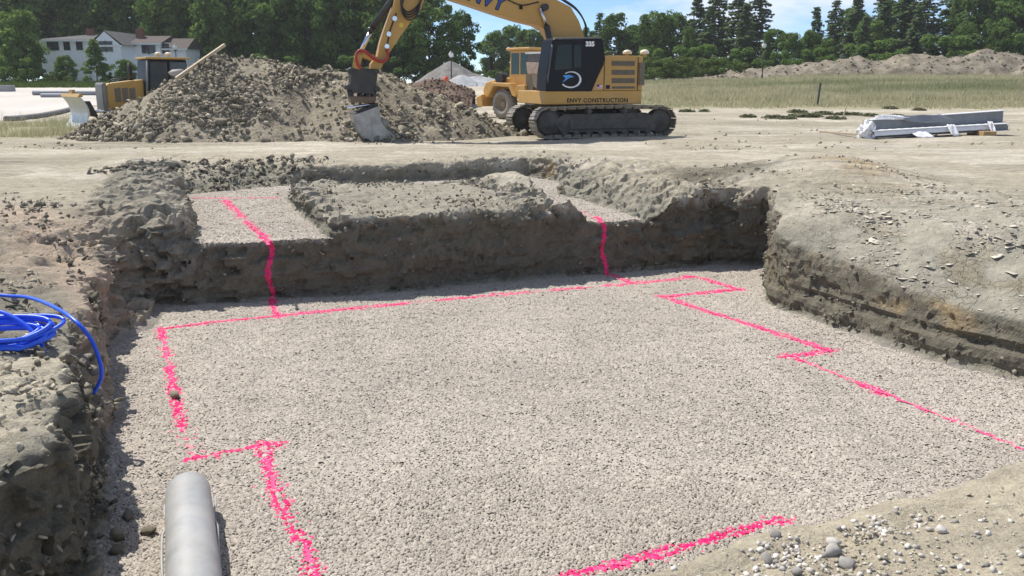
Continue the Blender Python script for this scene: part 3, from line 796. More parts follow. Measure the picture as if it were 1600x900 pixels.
belt = np.minimum.reduce([dist_poly([P2(*q, -0.1) for q in l], x_, y_)[0] for l in (((0, 322), (70, 335), (130, 365), (170, 410), (190, 440)), ((0, 400), (50, 430), (100, 470), (150, 520)), ((205, 365), (250, 372), (300, 376)))])
bank_clods('bank_lumps', sst(0.5, 0.1, belt) * (0.2 + clump) * (z_ > -0.9), 1000, 0.006, 0.075, WETCLOD, 9, 3.6)
bank_clods('rim_lumps', sst(1.6, 0.1, np.minimum(np.abs(PM['sf']), np.abs(PM['stn']))) * (y_ > 10.5) * (z_ > -0.35) * (0.05 + clump) * (1 - PM['rightb']), 1600, 0.006, 0.06, WETCLOD, 10, 5.0)
bank_clods('near_crumbs', PM['nb'] * (PM['sf'] > 0.25) * (0.15 + clump), 5000, 0.003, 0.02, DRYCLOD, 6, 2.4)
# thin curled flakes of dried clay on the right bank: the larger ones are pieces of their own
def flake_mesh(seed):
    r = np.random.default_rng(seed); k = 7
    a = np.sort(r.uniform(0, 6.283, k)); rad = r.uniform(0.6, 1.15, k)
    top = np.stack([np.cos(a) * rad, np.sin(a) * rad, 0.22 * (np.cos(a) * rad) ** 2 + 0.10 + 0.05 * r.normal(size=k)], 1)
    bot = top - np.array([0, 0, 0.13])
    V = np.concatenate([top, bot, [[0, 0, 0.06], [0, 0, -0.06]]])
    F = [(i, (i + 1) % k, 2 * k) for i in range(k)] + [((i + 1) % k + k, i + k, 2 * k + 1) for i in range(k)]
    for i in range(k):
        F += [(i, i + k, (i + 1) % k + k), (i, (i + 1) % k + k, (i + 1) % k)]
    return V, np.array(F)
FLAKES = [flake_mesh(300 + k) for k in range(10)]
FLAKE = mat('dried_clay', (0.36, 0.335, 0.27), 0.95, var=0.15, col2=(0.52, 0.48, 0.40), attr='tint', spec=0.1)
fl_mask = PM['rightb'] * (1 - PM['steep']) * (0.1 + clump) * (z_ > -0.75) * sst(7.5, 8.5, y_)
i = faces_of(fl_mask, 1100, 7); nfl = len(i); s = 0.012 + 0.035 * rng.random(nfl) ** 2.5
o = scatter_obj('clay_flakes', FLAKES, PCO[i] + PNR[i] * 0.006, np.stack([s * 1.3, s, s * 0.5], 1), rng.beta(2, 2, nfl), FLAKE, pit_ob, 0.12); o['kind'] = 'stuff'
flm = []
for V, F in FLAKES:
    me = mesh_np('clay_flake', V, F); fattr(me, 'tint', np.full(len(V), rng.uniform(0.3, 0.95))); me.materials.append(FLAKE); flm.append(me)
for k in faces_of(fl_mask, 70, 8):
    o = link('clay_flake', random.choice(flm), None, pit_ob); s = rng.uniform(0.04, 0.075)
    o.location = Vector(PCO[k]) + Vector(PNR[k]) * 0.008; o.scale = (s * 1.3, s, s * 0.4); o.rotation_euler = (rng.normal(0, 0.15), rng.normal(0, 0.15), rng.uniform(0, 6.28))

# stones on the near bank
def stone_mesh(seed, npts=16):
    V, F = hull_rock(seed, npts, 0.8)
    me = mesh_np('stone', V, F); fattr(me, 'tint', np.full(len(V), 0.2 + 0.8 * np.random.default_rng(seed).random())); me.materials.append(STONE)
    return me
SM = [stone_mesh(400 + k) for k in range(12)]
big_stones = [(1298, 868, 0.045, 'fist sized dark grey stone at the foot of the pebble patch'), (1325, 882, 0.042, 'pale round stone right of the dark grey stone'),
              (1212, 846, 0.03, 'white pebble at the left end of the pebble patch'), (1470, 830, 0.035, 'lone grey stone lying right of the pebble patch'),
              (1198, 876, 0.03, 'small dark stone below the pebble patch'), (1303, 845, 0.035, 'tan stone at the right end of the pebble patch'),
              (1245, 897, 0.03, 'grey stone at the bottom edge of the near bank')]
for px, py, s, lab in big_stones:
    q = P(px, py, -0.05); z = zpit(q.x, q.y)
    q = P(px, py, z)
    o = link('stone', random.choice(SM)); o.location = (q.x, q.y, zpit(q.x, q.y) + s * 0.3); o.scale = (s * 1.1, s, s * 0.85); o.rotation_euler = (rng.normal(0, 0.3), rng.normal(0, 0.3), rng.uniform(0, 6))
    tag(o, lab, 'stone')
pts = []
for cx, cy, sx, sy, n in ((1235, 845, 32, 14, 120), (1370, 812, 26, 8, 80), (1440, 795, 50, 10, 40), (1300, 870, 170, 24, 120), (1480, 850, 110, 40, 110), (1190, 880, 80, 16, 60)):
    for _ in range(n):
        q = P(rng.normal(cx, sx), rng.normal(cy, sy), -0.08); z = zpit(q.x, q.y)
        if z > -0.4: pts.append((q.x, q.y, z + 0.004))
pts = np.array(pts); s = 0.004 + 0.015 * rng.random(len(pts)) ** 2.2
o = scatter_obj('pebbles', ROUND, pts, s, rng.beta(2, 1.6, len(pts)), STONE, None, 0.5)
tag(o, 'loose grey and white pebbles strewn over the near sandy bank', 'pebbles', kind='stuff')
# clods that have fallen on the gravel in the shade of the left wall
for px, py, s, lab in ((188, 843, 0.07, 'dark earth clod on the gravel below the left wall'), (232, 832, 0.06, 'brown earth clod on the gravel left of the grey pipe'),
                       (276, 622, 0.07, 'dark crumbled clod lying across the left pink line'), (200, 810, 0.05, 'small clod on shaded gravel nearest the left wall'), (182, 862, 0.06, 'lowest dark clod in the shadow of the left wall')):
    q = P(px, py, ZF)
    o = link('earth_clod', SM[int(s * 1000) % 12].copy()); o.data.materials.clear(); o.data.materials.append(CLOD)
    o.location = (q.x, q.y, ZF + s * 0.4); o.scale = (s * 1.2, s, s * 0.7); o.rotation_euler = (0.2, 0.1, px)
    tag(o, lab, 'clod')

# ================================================================== things
def text_mesh(name, body, size, material, parent, M, extrude=0.004, bold=0.0, shear=0.0, spacing=1.0):
    cu = bpy.data.curves.new(name, 'FONT'); cu.body = body; cu.size = size; cu.extrude = extrude; cu.offset = bold; cu.shear = shear; cu.space_character = spacing
    cu.align_x = 'CENTER'; cu.align_y = 'CENTER'; cu.resolution_u = 3
    t = bpy.data.objects.new(name, cu); COL.objects.link(t)
    dg = bpy.context.evaluated_depsgraph_get()
    me = bpy.data.meshes.new_from_object(t.evaluated_get(dg)); bpy.data.objects.remove(t)
    me.transform(M); me.materials.clear()
    return link(name, me, material, parent)

# ------------------------------------------------------------------ grey drain pipe on the gravel
PIPE = mat('grey_pipe', (0.33, 0.34, 0.345), 0.5, var=0.22, scale=5, dust=0.42, dustcol=(0.45, 0.42, 0.37), bump=0.002, bscale=25)
PIPEIN = mat('pipe_inside', (0.10, 0.10, 0.10), 0.8)
R = 0.157
pa = P(291, 737, ZF + 2 * R); pb = P(301, 905, ZF + 2 * R)
dirp = (pb - pa); dirp.z = 0; dirp.normalize()
root = empty('drain_pipe', (pa.x, pa.y, ZF), math.atan2(dirp.y, dirp.x))
tag(root, 'grey plastic drain pipe lying on the gravel, its far end open', 'pipe')
L = 3.0
m = MB(); m.ring((0, 0, R + 0.005), (1, 0, 0), [(R - 0.022, 0.25), (R - 0.022, 0.0), (R - 0.008, 0.0), (R - 0.002, 0.02), (R - 0.002, 0.20), (R, 0.26), (R, 1.2), (R * 1.01, 2.0), (R, L)], 40)
m.build('barrel', PIPE, root)
m = MB(); m.ring((0, 0, R + 0.005), (1, 0, 0), [(R - 0.023, 0.02), (R - 0.024, L)], 32); m.build('bore', PIPEIN, root)
for sgn in (-1, 1):
    pts = [(x, sgn * (R + 0.010 + 0.012 * math.sin(x * 3.1 + sgn) - 0.02 * (0.3 < x < 0.5)), R - 0.025 + 0.012 * math.sin(x * 2.3)) for x in np.linspace(0.12, L, 26)]
    m = MB(); m.tube(pts, 0.009, 6); m.build('seam_rib', PIPE, root)

# ------------------------------------------------------------------ blue water pipe on the left bank
def on_bank(px, py, lift=0.0):
    d = ray(px, py); h = PBVH.ray_cast(Vector((0, 0, CAMH)), d.normalized())
    p = h[0] if h[0] else P(px, py, -0.2)
    return p + Vector((0, 0, lift))
hose = [(-60, 448), (0, 461), (45, 465), (85, 480), (118, 502), (142, 530), (156, 565), (158, 590), (150, 612)]
hp = [W(px, py, on_bank(min(px, 138), min(py, 600)).y) if False else on_bank(px if px < 130 else 128 - (px - 128) * 0.1, py) for px, py in hose]
# the free loop arches over the edge of the bank at a steady distance
Yl = [on_bank(20, 470).y + 0.1, on_bank(20, 470).y, on_bank(30, 480).y - 0.05, 7.3, 7.0, 6.7, 6.35, 6.05, 5.85]
Yl = [max(5.6, min(8.2, v)) for v in Yl]
tgt = on_bank(146, 614); Yl[5:] = [Yl[4] + (tgt.y - Yl[4]) * k / 4 for k in range(1, 5)]
hp = [W(px, py, Yv) for (px, py), Yv in zip(hose, Yl)]; hp[-1] = tgt + Vector((0, 0, -0.01))
end = hp[-1].copy(); end.z = zpit(end.x - 0.05, end.y) - 0.02
root = empty('water_pipe_coil', on_bank(20, 560)); tag(root, 'coil of bright blue plastic water pipe lying on the left bank', 'pipe coil')
bpy.context.view_layer.update(); inv = root.matrix_world.inverted()
def blue(name, pts, r=0.017, material=None):
    m = MB(); m.tube([inv @ Vector(p) for p in pts], r, 10); return m.build(name, material or BLUE, root)
blue('free_loop', curve(hp, 8))
c0 = on_bank(18, 545, 0.03); u = Vector((0.62, 0.30, 0.02)); v = Vector((-0.10, 0.22, 0.10))
for k in range(9):
    pts = []
    for t in np.linspace(0, 2 * math.pi, 40):
        w_ = 1 + 0.05 * math.sin(2 * t + k)
        p = c0 + Vector((-0.42 + 0.05 * math.sin(k * 2.1), -0.05 + 0.05 * math.sin(k * 3.7), 0)) + (u * math.cos(t) * w_ * (0.92 + 0.013 * k) + v * math.sin(t) * (0.65 + 0.09 * (k % 5))) 
        p.z = max(p.z, zpit(p.x, p.y) + 0.02) + 0.012 * k * (0.5 + 0.5 * math.cos(t))
        pts.append(p)
    blue('turn', pts, 0.016)
lp = [(-40, 480), (0, 487), (30, 501), (52, 520), (66, 540), (68, 552), (58, 560), (30, 566)]
blue('inner_loop', curve([W(px, py, c0.y + 0.25 - 0.03 * k) for k, (px, py) in enumerate(lp)], 8), 0.016)
tagp = W(22, 462, Yl[1])
m = MB(); M = Matrix.Translation(inv @ tagp)
m.prism([(-0.03, 0.01), (0.035, 0.01), (0.03, -0.12), (-0.025, -0.13)], -0.006, 0.0, M); m.build('tag', mat('grey_tape', (0.42, 0.44, 0.46), 0.35, var=0.1), root)
m = MB(); m.box((-0.05, -0.012, -0.03), (0.05, 0.012, 0.03), Matrix.Translation(inv @ on_bank(48, 541, 0.06)) @ Matrix.Rotation(0.5, 4, 'Y')); m.build('tape_band', WHITE, root)

# ------------------------------------------------------------------ excavator
FW = Vector((-0.955, -0.296, 0)).normalized(); LF = Vector((-FW.y, FW.x, 0))       # forward, left (towards the camera)
mid = P(949, 216, 0)
EX = mid - LF * 1.62
EXZ = hg(EX.x, EX.y) + 0.0
ex = empty('excavator', (EX.x, EX.y, EXZ), math.atan2(FW.y, FW.x))
tag(ex, 'large yellow tracked excavator with black cab resting its bucket on the ground', 'excavator')
def E(px, py, yl=0.0):
    """a pixel on the machine's own vertical plane at local y"""
    d = ray(px, py); o = Vector((0, 0, CAMH)); r0 = Vector((EX.x, EX.y, EXZ)) + LF * yl
    t = (r0 - o).dot(LF) / d.dot(LF); p = o + d * t - Vector((EX.x, EX.y, EXZ))
    return (p.dot(FW), p.z)
# tracks
TL, TR_ = 1.98, 0.46        # half wheelbase, end radius
def track_pt(s, total):
    """point and heading on the track loop"""
    segs = [2 * TL, math.pi * TR_, 2 * TL, math.pi * TR_]; s = s % total
    if s < segs[0]:
        x = -TL + s; return x, 0.05, 0.0
    s -= segs[0]
    if s < segs[1]:
        a = s / TR_; return TL + TR_ * math.sin(a), 0.05 + TR_ * (1 - math.cos(a)), a
    s -= segs[1]
    if s < segs[2]:
        x = TL - s; return x, 0.05 + 2 * TR_ + 0.05 * math.cos(x / TL * 1.57), math.pi
    s -= segs[2]
    a = s / TR_; return -TL - TR_ * math.sin(a), 0.05 + TR_ * (1 + math.cos(a)), math.pi + a
m = MB(); m.box((-0.095, -0.34, -0.028), (0.095, 0.34, 0.0)); m.box((-0.02, -0.335, -0.05), (0.02, 0.335, -0.028)); m.box((-0.09, -0.335, -0.04), (-0.065, 0.335, -0.028)); m.box((0.065, -0.335, -0.04), (0.085, 0.335, -0.028))
m.box((-0.08, -0.12, 0.0), (0.08, -0.06, 0.075)); m.box((-0.08, 0.06, 0.0), (0.08, 0.12, 0.075))
shoe = m.mesh('track_shoe'); shoe.materials.append(TRK)
total = 4 * TL + 2 * math.pi * TR_; NS = 33
for sgn in (1, -1):
    yc = sgn * 1.28
    m = MB(); m.prism([(-1.75, 0.20), (1.55, 0.20), (1.75, 0.42), (1.75, 0.62), (1.45, 0.78), (-1.45, 0.80), (-1.75, 0.66), (-1.85, 0.42)], yc - 0.22, yc + 0.22)
    m.prism([(-1.45, 0.30), (1.3, 0.30), (1.3, 0.60), (-1.45, 0.62)], yc + sgn * 0.22, yc + sgn * 0.27)
    fr = m.build('track_frame', FRM, ex, 0.02)
    for k in range(NS):
        x, z, a = track_pt(k * total / NS, total)
        o = link('track_shoe', shoe, None, fr); o.location = (x, yc, z); o.rotation_euler = (0, -a, 0); o.scale = (total / NS / 0.195, 1, 1)
    for name, x, z, r in (('idler', TL, 0.05 + TR_, 0.40), ('sprocket', -TL, 0.05 + TR_, 0.40)):
        m = MB(); m.ring((x, yc - 0.18, z), (0, 1, 0), [(0.02, 0.0), (r, 0.0), (r, 0.06), (r * 0.9, 0.10), (r * 0.9, 0.26), (r, 0.30), (r, 0.36), (r * 0.72, 0.37), (r * 0.62, 0.40 if sgn > 0 else 0.36), (0.16, 0.42), (0.14, 0.45), (0.02, 0.46)], 28)
        m.build(name, FRM, fr)
    for k in range(8):
        m = MB(); x = -1.5 + k * 0.42; m.cyl((x, yc - 0.24, 0.20), (x, yc + 0.24, 0.20), 0.095, n=14); m.build('roller', FRM, fr)
    for x in (-0.62, 0.62):
        m = MB(); m.cyl((x, yc - 0.2, 0.86), (x, yc + 0.30, 0.86), 0.085, n=14); m.cyl((x, yc + 0.28, 0.86), (x, yc + 0.34, 0.86), 0.06, n=12); m.build('carrier_roller', FRM, fr)
m = MB(); m.box((-0.9, -1.1, 0.45), (0.9, 1.1, 0.78)); m.prism([(-0.7, 0.7), (0.7, 0.7), (0.6, 0.98), (-0.6, 0.98)], -0.6, 0.6); m.build('car_body', FRM, ex, 0.03)
m = MB(); m.ring((0, 0, 0.92), (0, 0, 1), [(0.62, 0.0), (0.66, 0.02), (0.66, 0.13), (0.60, 0.13), (0.60, 0.22), (0.02, 0.22)], 32); m.build('swing_ring', BLKM, ex)
# upper structure
YC = 1.42
xr, _ = E(1012, 120, YC); xf, zsk = E(852, 150, YC); zsk0 = E(930, 163, YC)[1]; zsk1 = E(930, 142, YC)[1]; zt = E(975, 87, YC)[1]
xm = E(944, 120, YC)[0]
m = MB(); prof = [(xf + 0.02, -YC), (xf + 0.02, YC), (xr + 0.5, YC), (xr + 0.16, YC - 0.08), (xr, YC - 0.45), (xr - 0.06, 0), (xr, -YC + 0.45), (xr + 0.16, -YC + 0.08), (xr + 0.5, -YC)]
n_ = len(prof); m.add([(x, y, zsk0) for x, y in prof] + [(x, y, zsk1) for x, y in prof], [tuple(range(n_)), tuple(range(2 * n_ - 1, n_ - 1, -1))] + [(i, i + n_, (i + 1) % n_ + n_, (i + 1) % n_) for i in range(n_)])
deck = m.build('deck', CAT, ex, 0.025)
m = MB(); prof2 = [(xm + 0.01, -YC + 0.02), (xm + 0.01, YC - 0.02), (xr + 0.42, YC - 0.02), (xr + 0.14, YC - 0.1), (xr + 0.02, YC - 0.45), (xr - 0.03, 0), (xr + 0.02, -YC + 0.45), (xr + 0.14, -YC + 0.1), (xr + 0.42, -YC + 0.02)]
m.add([(x, y, zsk1 + 0.004) for x, y in prof2] + [(x, y, zt) for x, y in prof2], [tuple(range(n_)), tuple(range(2 * n_ - 1, n_ - 1, -1))] + [(i, i + n_, (i + 1) % n_ + n_, (i + 1) % n_) for i in range(n_)])
hous = m.build('engine_housing', CAT, ex, 0.03)
# wedge of yellow bodywork under the cab's sloping rear
wpts = [E(924, 142, YC), E(944, 142, YC), E(944, 100, YC)]
m = MB(); m.prism([(wpts[0][0], zsk1 + 0.006), (xm + 0.012, zsk1 + 0.006), (xm + 0.012, wpts[2][1])], 0.5, YC - 0.022); m.build('side_cover', CAT, ex, 0.012)
for (pxa, pya, pxb, pyb) in ((956, 95, 992, 103), (956, 109, 992, 117), (956, 122, 992, 130), (957, 135, 992, 138.5)):
    a, b = E(pxa, pya, YC), E(pxb, pyb, YC)
    m = MB(); m.box((min(a[0], b[0]), YC - 0.05, min(a[1], b[1])), (max(a[0], b[0]), YC - 0.012, max(a[1], b[1])))
    vt = m.build('vent', DGREY, hous)
    for k in range(5):
        z = min(a[1], b[1]) + (abs(a[1] - b[1])) * (k + 0.5) / 5
        m = MB(); m.box((min(a[0], b[0]) + 0.01, YC - 0.014, z - 0.006), (max(a[0], b[0]) - 0.01, YC - 0.004, z + 0.006)); m.build('vent_slat', DGREY, vt)
a, b = E(1000, 98, YC), E(1007, 133, YC)
m = MB(); m.box((min(a[0], b[0]), YC - 0.06, min(a[1], b[1])), (max(a[0], b[0]), YC - 0.012, max(a[1], b[1])), None); m.build('rear_vent', DGREY, hous)
for px in (945.5, 998):
    a = E(px, 90, YC)[0]
    m = MB(); m.box((a - 0.008, YC - 0.03, zsk1 + 0.02), (a + 0.008, YC - 0.017, zt - 0.05)); m.build('door_gap', BLACK, hous)
m = MB(); a, b = E(947, 133, YC), E(953, 139, YC); m.box((min(a[0], b[0]), YC - 0.03, min(a[1], b[1])), (max(a[0], b[0]), YC - 0.008, max(a[1], b[1]))); m.build('latch_box', BLACK, hous)
# small flag sticker
fa, fb = E(933, 132, YC), E(942, 139, YC); x0, x1 = max(fa[0], fb[0]), min(fa[0], fb[0]); z0, z1 = min(fa[1], fb[1]), max(fa[1], fb[1])
m = MB(); m.box((x1, YC - 0.023, z0), (x0, YC - 0.018, z1)); flag = m.build('flag_sticker', WHITE, ex)
redp = mat('flag_red', (0.5, 0.04, 0.05), 0.6); bluep = mat('flag_blue', (0.03, 0.05, 0.22), 0.6)
for k in range(4):
    m = MB(); zz = z0 + (z1 - z0) * (2 * k + 0.1) / 7; m.box((x1, YC - 0.018, zz), (x0, YC - 0.016, zz + (z1 - z0) / 8)); m.build('stripe', redp, flag)
m = MB(); m.box((x0 - (x0 - x1) * 0.42, YC - 0.0165, z0 + (z1 - z0) * 0.48), (x0, YC - 0.0145, z1)); m.build('canton', bluep, flag)
# positioning domes
for px, py, yl in ((980, 86, 0.5), (1007, 86, 0.9)):
    x, _ = E(px, py, yl)
    m = MB(); m.cyl((x, yl, zt - 0.02), (x, yl, zt + 0.09), 0.05, n=12); st_ = m.build('dome_post', CAT, ex)
    m = MB(); m.ring((x, yl, zt + 0.07), (0, 0, 1), [(0.02, 0.0), (0.14, 0.01), (0.16, 0.05), (0.14, 0.10), (0.08, 0.14), (0.001, 0.155)], 20); m.build('antenna_dome', mat('dome_white', (0.75, 0.66, 0.5), 0.45), st_)
# cab
CY0, CY1 = 0.46, YC + 0.02
cabp = [E(853, 143, CY1), E(855, 110, CY1), E(863, 62, CY1), E(942, 60, CY1), E(946, 92, CY1), E(925, 143, CY1)]
m = MB(); m.prism(cabp, CY0, CY1); cab = m.build('cab', BLACK, ex, 0.035)
rp = [E(866, 61, CY1), E(941, 60, CY1)]
m = MB(); m.prism([(rp[0][0], rp[0][1] - 0.02), (rp[1][0], rp[1][1] - 0.02), (rp[1][0] + 0.06, rp[1][1] + 0.05), (rp[0][0] - 0.05, rp[0][1] + 0.05)], CY0 + 0.05, CY1 - 0.05); m.build('cab_roof', mat('roof_grey', (0.11, 0.11, 0.105), 0.7, dust=0.3), cab, 0.02)
sw = [E(866, 109, CY1), E(871, 70, CY1), E(893, 69, CY1), E(893, 108, CY1)]
m = MB(); m.prism(sw, CY1 - 0.002, CY1 + 0.006); m.build('door_window', GLASS, cab)
rw = [E(897, 106, CY1), E(897, 70, CY1), E(908, 70, CY1), E(908, 105, CY1)]
m = MB(); m.prism(rw, CY1 - 0.002, CY1 + 0.006); m.build('side_window', GLASS, cab)
hd = [E(857, 120, CY1), E(866, 70, CY1)]
m = MB(); m.tube([(hd[0][0] + 0.02, CY1 - 0.05, hd[0][1] - 0.45), (hd[0][0] + 0.02, CY1 - 0.02, hd[0][1]), (hd[1][0] + 0.06, CY1 - 0.02, hd[1][1])], 0.035, 8); m.build('corner_post', mat('post_grey', (0.10, 0.105, 0.10), 0.5), cab)
ha = [E(938, 90, CY1), E(950, 82, CY1 - 0.2)]
m = MB(); m.tube([(ha[0][0], CY1 - 0.1, ha[0][1]), (ha[1][0], CY1 - 0.2, ha[1][1]), (ha[1][0] - 0.3, CY1 - 0.25, ha[1][1] - 0.02)], 0.03, 8); m.build('mirror_arm', FRM, cab)
# lettering and the swirl on the door
def face_text(name, body, px, py, wpx, size, material, parent, yl, **kw):
    x, z = E(px, py, yl)
    M = Matrix.Translation((x, yl, z)) @ Matrix.Rotation(math.pi, 4, 'Z') @ Matrix.Rotation(math.pi / 2, 4, 'X')
    return text_mesh(name, body, size, material, parent, M, **kw)
SILV = mat('silver_decal', (0.62, 0.64, 0.66), 0.35, 0.3)
LBLU = mat('blue_decal', (0.07, 0.30, 0.75), 0.4)
face_text('model_number', '335', 922, 69, 12, 0.20, WHITE, cab, CY1 + 0.004, bold=0.012)
face_text('company_name', 'ENVY CONSTRUCTION', 934, 157, 93, 0.185, BLACK, deck, YC + 0.004, bold=0.004, spacing=1.12)
def arc_band(cx, cz, a0, a1, r0, r1, wfun, n=26):
    V, F = [], []
    for k in range(n + 1):
        t = k / n; a = a0 + (a1 - a0) * t; r = r0 + (r1 - r0) * t; w_ = wfun(t)
        for q in (r - w_, r + w_):
            V.append((cx + math.cos(a) * q * 1.15, CY1 + 0.006, cz + math.sin(a) * q * 0.85))
    F = [(2 * k, 2 * k + 1, 2 * k + 3, 2 * k + 2) for k in range(n)]
    return V, F
lx, lz = E(892, 124, CY1)
# local +x points left in the picture
m = MB(); m.add(*arc_band(lx, lz, math.radians(60), math.radians(330), 0.29, 0.27, lambda t: 0.012 + 0.045 * t * (1.25 - t)), smooth=False)
m.add(*arc_band(lx, lz, math.radians(60), math.radians(330), 0.29, 0.27, lambda t: 0.012 + 0.045 * t * (1.25 - t)))
# the swirl runs over the top right and round to the lower left, as in the photograph
m = MB(); V, F = arc_band(lx, lz, math.radians(50), math.radians(325) , 0.27, 0.30, lambda t: 0.012 + 0.05 * t * (1.2 - t)); m.add(V, F); swirl = m.build('swirl_emblem', SILV, cab)
def poly_on(px_list, name, material, off=0.009):
    m = MB(); m.prism([E(a, b, CY1) for a, b in px_list], CY1 + off - 0.004, CY1 + off); return m.build(name, material, swirl)
poly_on([(878.5, 129), (884, 122), (879, 118), (890, 117), (897, 120), (889, 122), (885, 125)], 'emblem_bolt', LBLU)
# boom
top = [E(*q) for q in ((650, -58), (700, -62), (760, -48), (815, -26), (862, 0), (886, 12), (899, 34), (907, 58), (909, 110), (903, 130))]
bot = [E(*q) for q in ((880, 130), (868, 100), (859, 66), (848, 48), (834, 40), (805, 33), (770, 22), (735, 10), (704, 0), (650, -20), (640, -32))]
m = MB(); m.prism(top + bot, -0.36, 0.36); boom = m.build('boom', CATBOOM, ex, 0.03)
x, z = E(752, -4, 0.37); bx0, bz0 = E(705, 0, .37); bx1, bz1 = E(805, 33, .37)
ang = math.atan2(bz0 - bz1, bx0 - bx1)
M = Matrix.Translation((x, 0.366, z)) @ Matrix.Rotation(math.pi, 4, 'Z') @ Matrix.Rotation(math.pi / 2, 4, 'X') @ Matrix.Rotation(-ang, 4, 'Z')
text_mesh('boom_name_outline', 'ENVY', 0.62, BLACK, boom, M, extrude=0.003, bold=0.03, shear=0.15)
text_mesh('boom_name', 'ENVY', 0.62, mat('navy_letter', (0.03, 0.07, 0.30), 0.45), boom, Matrix.Translation((0, 0.004, 0)) @ M, extrude=0.004, bold=0.004, shear=0.15)
for sy in (-0.46, 0.46):     # lift cylinders
    a, b, c = E(844, 13, sy), E(854, 40, sy), E(866, 72, sy)
    m = MB(); m.cyl((c[0] + 0.0, sy, c[1] - 0.5), (b[0], sy, b[1]), 0.10, n=16); cyl_ = m.build('lift_cylinder', BLKM, ex)
    m = MB(); m.cyl((b[0], sy, b[1]), (a[0], sy, a[1]), 0.055, n=14); m.build('rod', CHROME, cyl_)
m = MB(); a = E(844, 13); m.cyl((a[0], -0.55, a[1]), (a[0], 0.55, a[1]), 0.11, n=18); m.build('boom_pin', BLKM, boom)
for k, off in enumerate((0.0, 0.10, 0.2)):
    pts = [E(*q) for q in ((846, -16), (876, 2), (898, 18), (911, 40), (912, 62))]
    m = MB(); m.tube(curve([(x - 0.02 * k, 0.25 - off, z + 0.04 * k) for x, z in pts], 6), 0.028, 8); m.build('boom_hose', HOSEB, boom)
for q0, q1, q2 in (((790, -2), (815, 8), (842, 3)),):
    m = MB(); m.tube(curve([(E(*q, 0.38)[0], 0.385, E(*q, 0.38)[1]) for q in (q0, q1, q2)], 6), 0.02, 6); m.build('grease_line', HOSEB, boom)
m = MB(); a = E(814, 11, .38); m.box((a[0] - 0.05, 0.36, a[1] - 0.07), (a[0] + 0.05, 0.40, a[1] + 0.07)); m.build('pipe_clamp', BLACK, boom)
# stick
stp = [E(*q) for q in ((616, -6), (612, 12), (600, 45), (593, 66), (588, 88), (578, 100), (577, 112), (590, 114), (604, 87), (622, 60), (641, 33), (656, 15), (664, -10), (676, -60), (640, -62))]
m = MB(); m.prism(stp, -0.24, 0.24); stick = m.build('stick', CATBOOM, ex, 0.025)
m = MB(); a = E(648, -30); m.cyl((a[0], -0.45, a[1]), (a[0], 0.45, a[1]), 0.13, n=18); m.build('stick_pin', BLKM, stick)
for k in range(4):
    pts = [E(*q) for q in ((628 + 2 * k, -20), (624, 6 + 3 * k), (634, 20 + 4 * k), (648, 12 + 4 * k), (658 - k, -6), (660, -30))]
    m = MB(); m.tube(curve([(x, 0.30 + 0.03 * k, z) for x, z in pts], 6), 0.025, 8); m.build('stick_hose', HOSEB, stick)
pts = [E(*q) for q in ((617, 22), (612, 35), (607, 50), (604, 65), (601, 82))]
m = MB(); m.tube(curve([(x, 0.27, z) for x, z in pts], 5), 0.022, 8); m.build('hose_line', HOSEB, stick)
for q in ((614, 30), (605, 54), (602, 73)):
    a = E(*q); m = MB(); m.cyl((a[0], 0.24, a[1]), (a[0], 0.33, a[1]), 0.075, n=14); m.build('hose_fitting', CHROME, stick)
a = E(625, 40); m = MB(); m.cyl((a[0], 0.238, a[1]), (a[0], 0.247, a[1]), 0.07, n=16); m.build('yellow_disc', mat('plug_yellow', (0.7, 0.5, 0.05), 0.5), stick)
a, b, c = E(652, -55), E(581, 45), E(562, 84)
m = MB(); m.cyl((a[0], 0, a[1]), (b[0], 0, b[1]), 0.105, n=18); m.cyl((b[0], 0, b[1]), (b[0] + (c[0] - b[0]) * 0.1, 0, b[1] + (c[1] - b[1]) * 0.1), 0.125, n=18); bc = m.build('bucket_cylinder', BLKM, ex)
m = MB(); m.cyl((b[0], 0, b[1]), (c[0], 0, c[1]), 0.065, n=16); m.build('rod', CHROME, bc)
# linkage and red hoses
m = MB()
for sy in (-0.3, 0.3):
    for q0, q1 in (((561, 82), (590, 95)), ((561, 82), (556, 108))):
        a, b = E(*q0), E(*q1); dx, dz = b[0] - a[0], b[1] - a[1]; l = math.hypot(dx, dz); nx_, nz_ = -dz / l * 0.08, dx / l * 0.08
        m.prism([(a[0] + nx_, a[1] + nz_), (b[0] + nx_, b[1] + nz_), (b[0] - nx_, b[1] - nz_), (a[0] - nx_, a[1] - nz_)], sy - 0.03, sy + 0.03)
m.build('bucket_link', CATBOOM, ex, 0.01)
for k in range(2):
    pts = [E(*q) for q in ((602, 78), (603, 90), (597, 97), (588, 96), (578, 90), (568, 82), (559, 81), (554, 88), (556, 100), (562, 108))]
    m = MB(); m.tube(curve([(x, 0.34 + 0.06 * k, z + 0.03 * k) for x, z in pts], 6), 0.038, 8); m.build('red_hose', HOSER, ex)
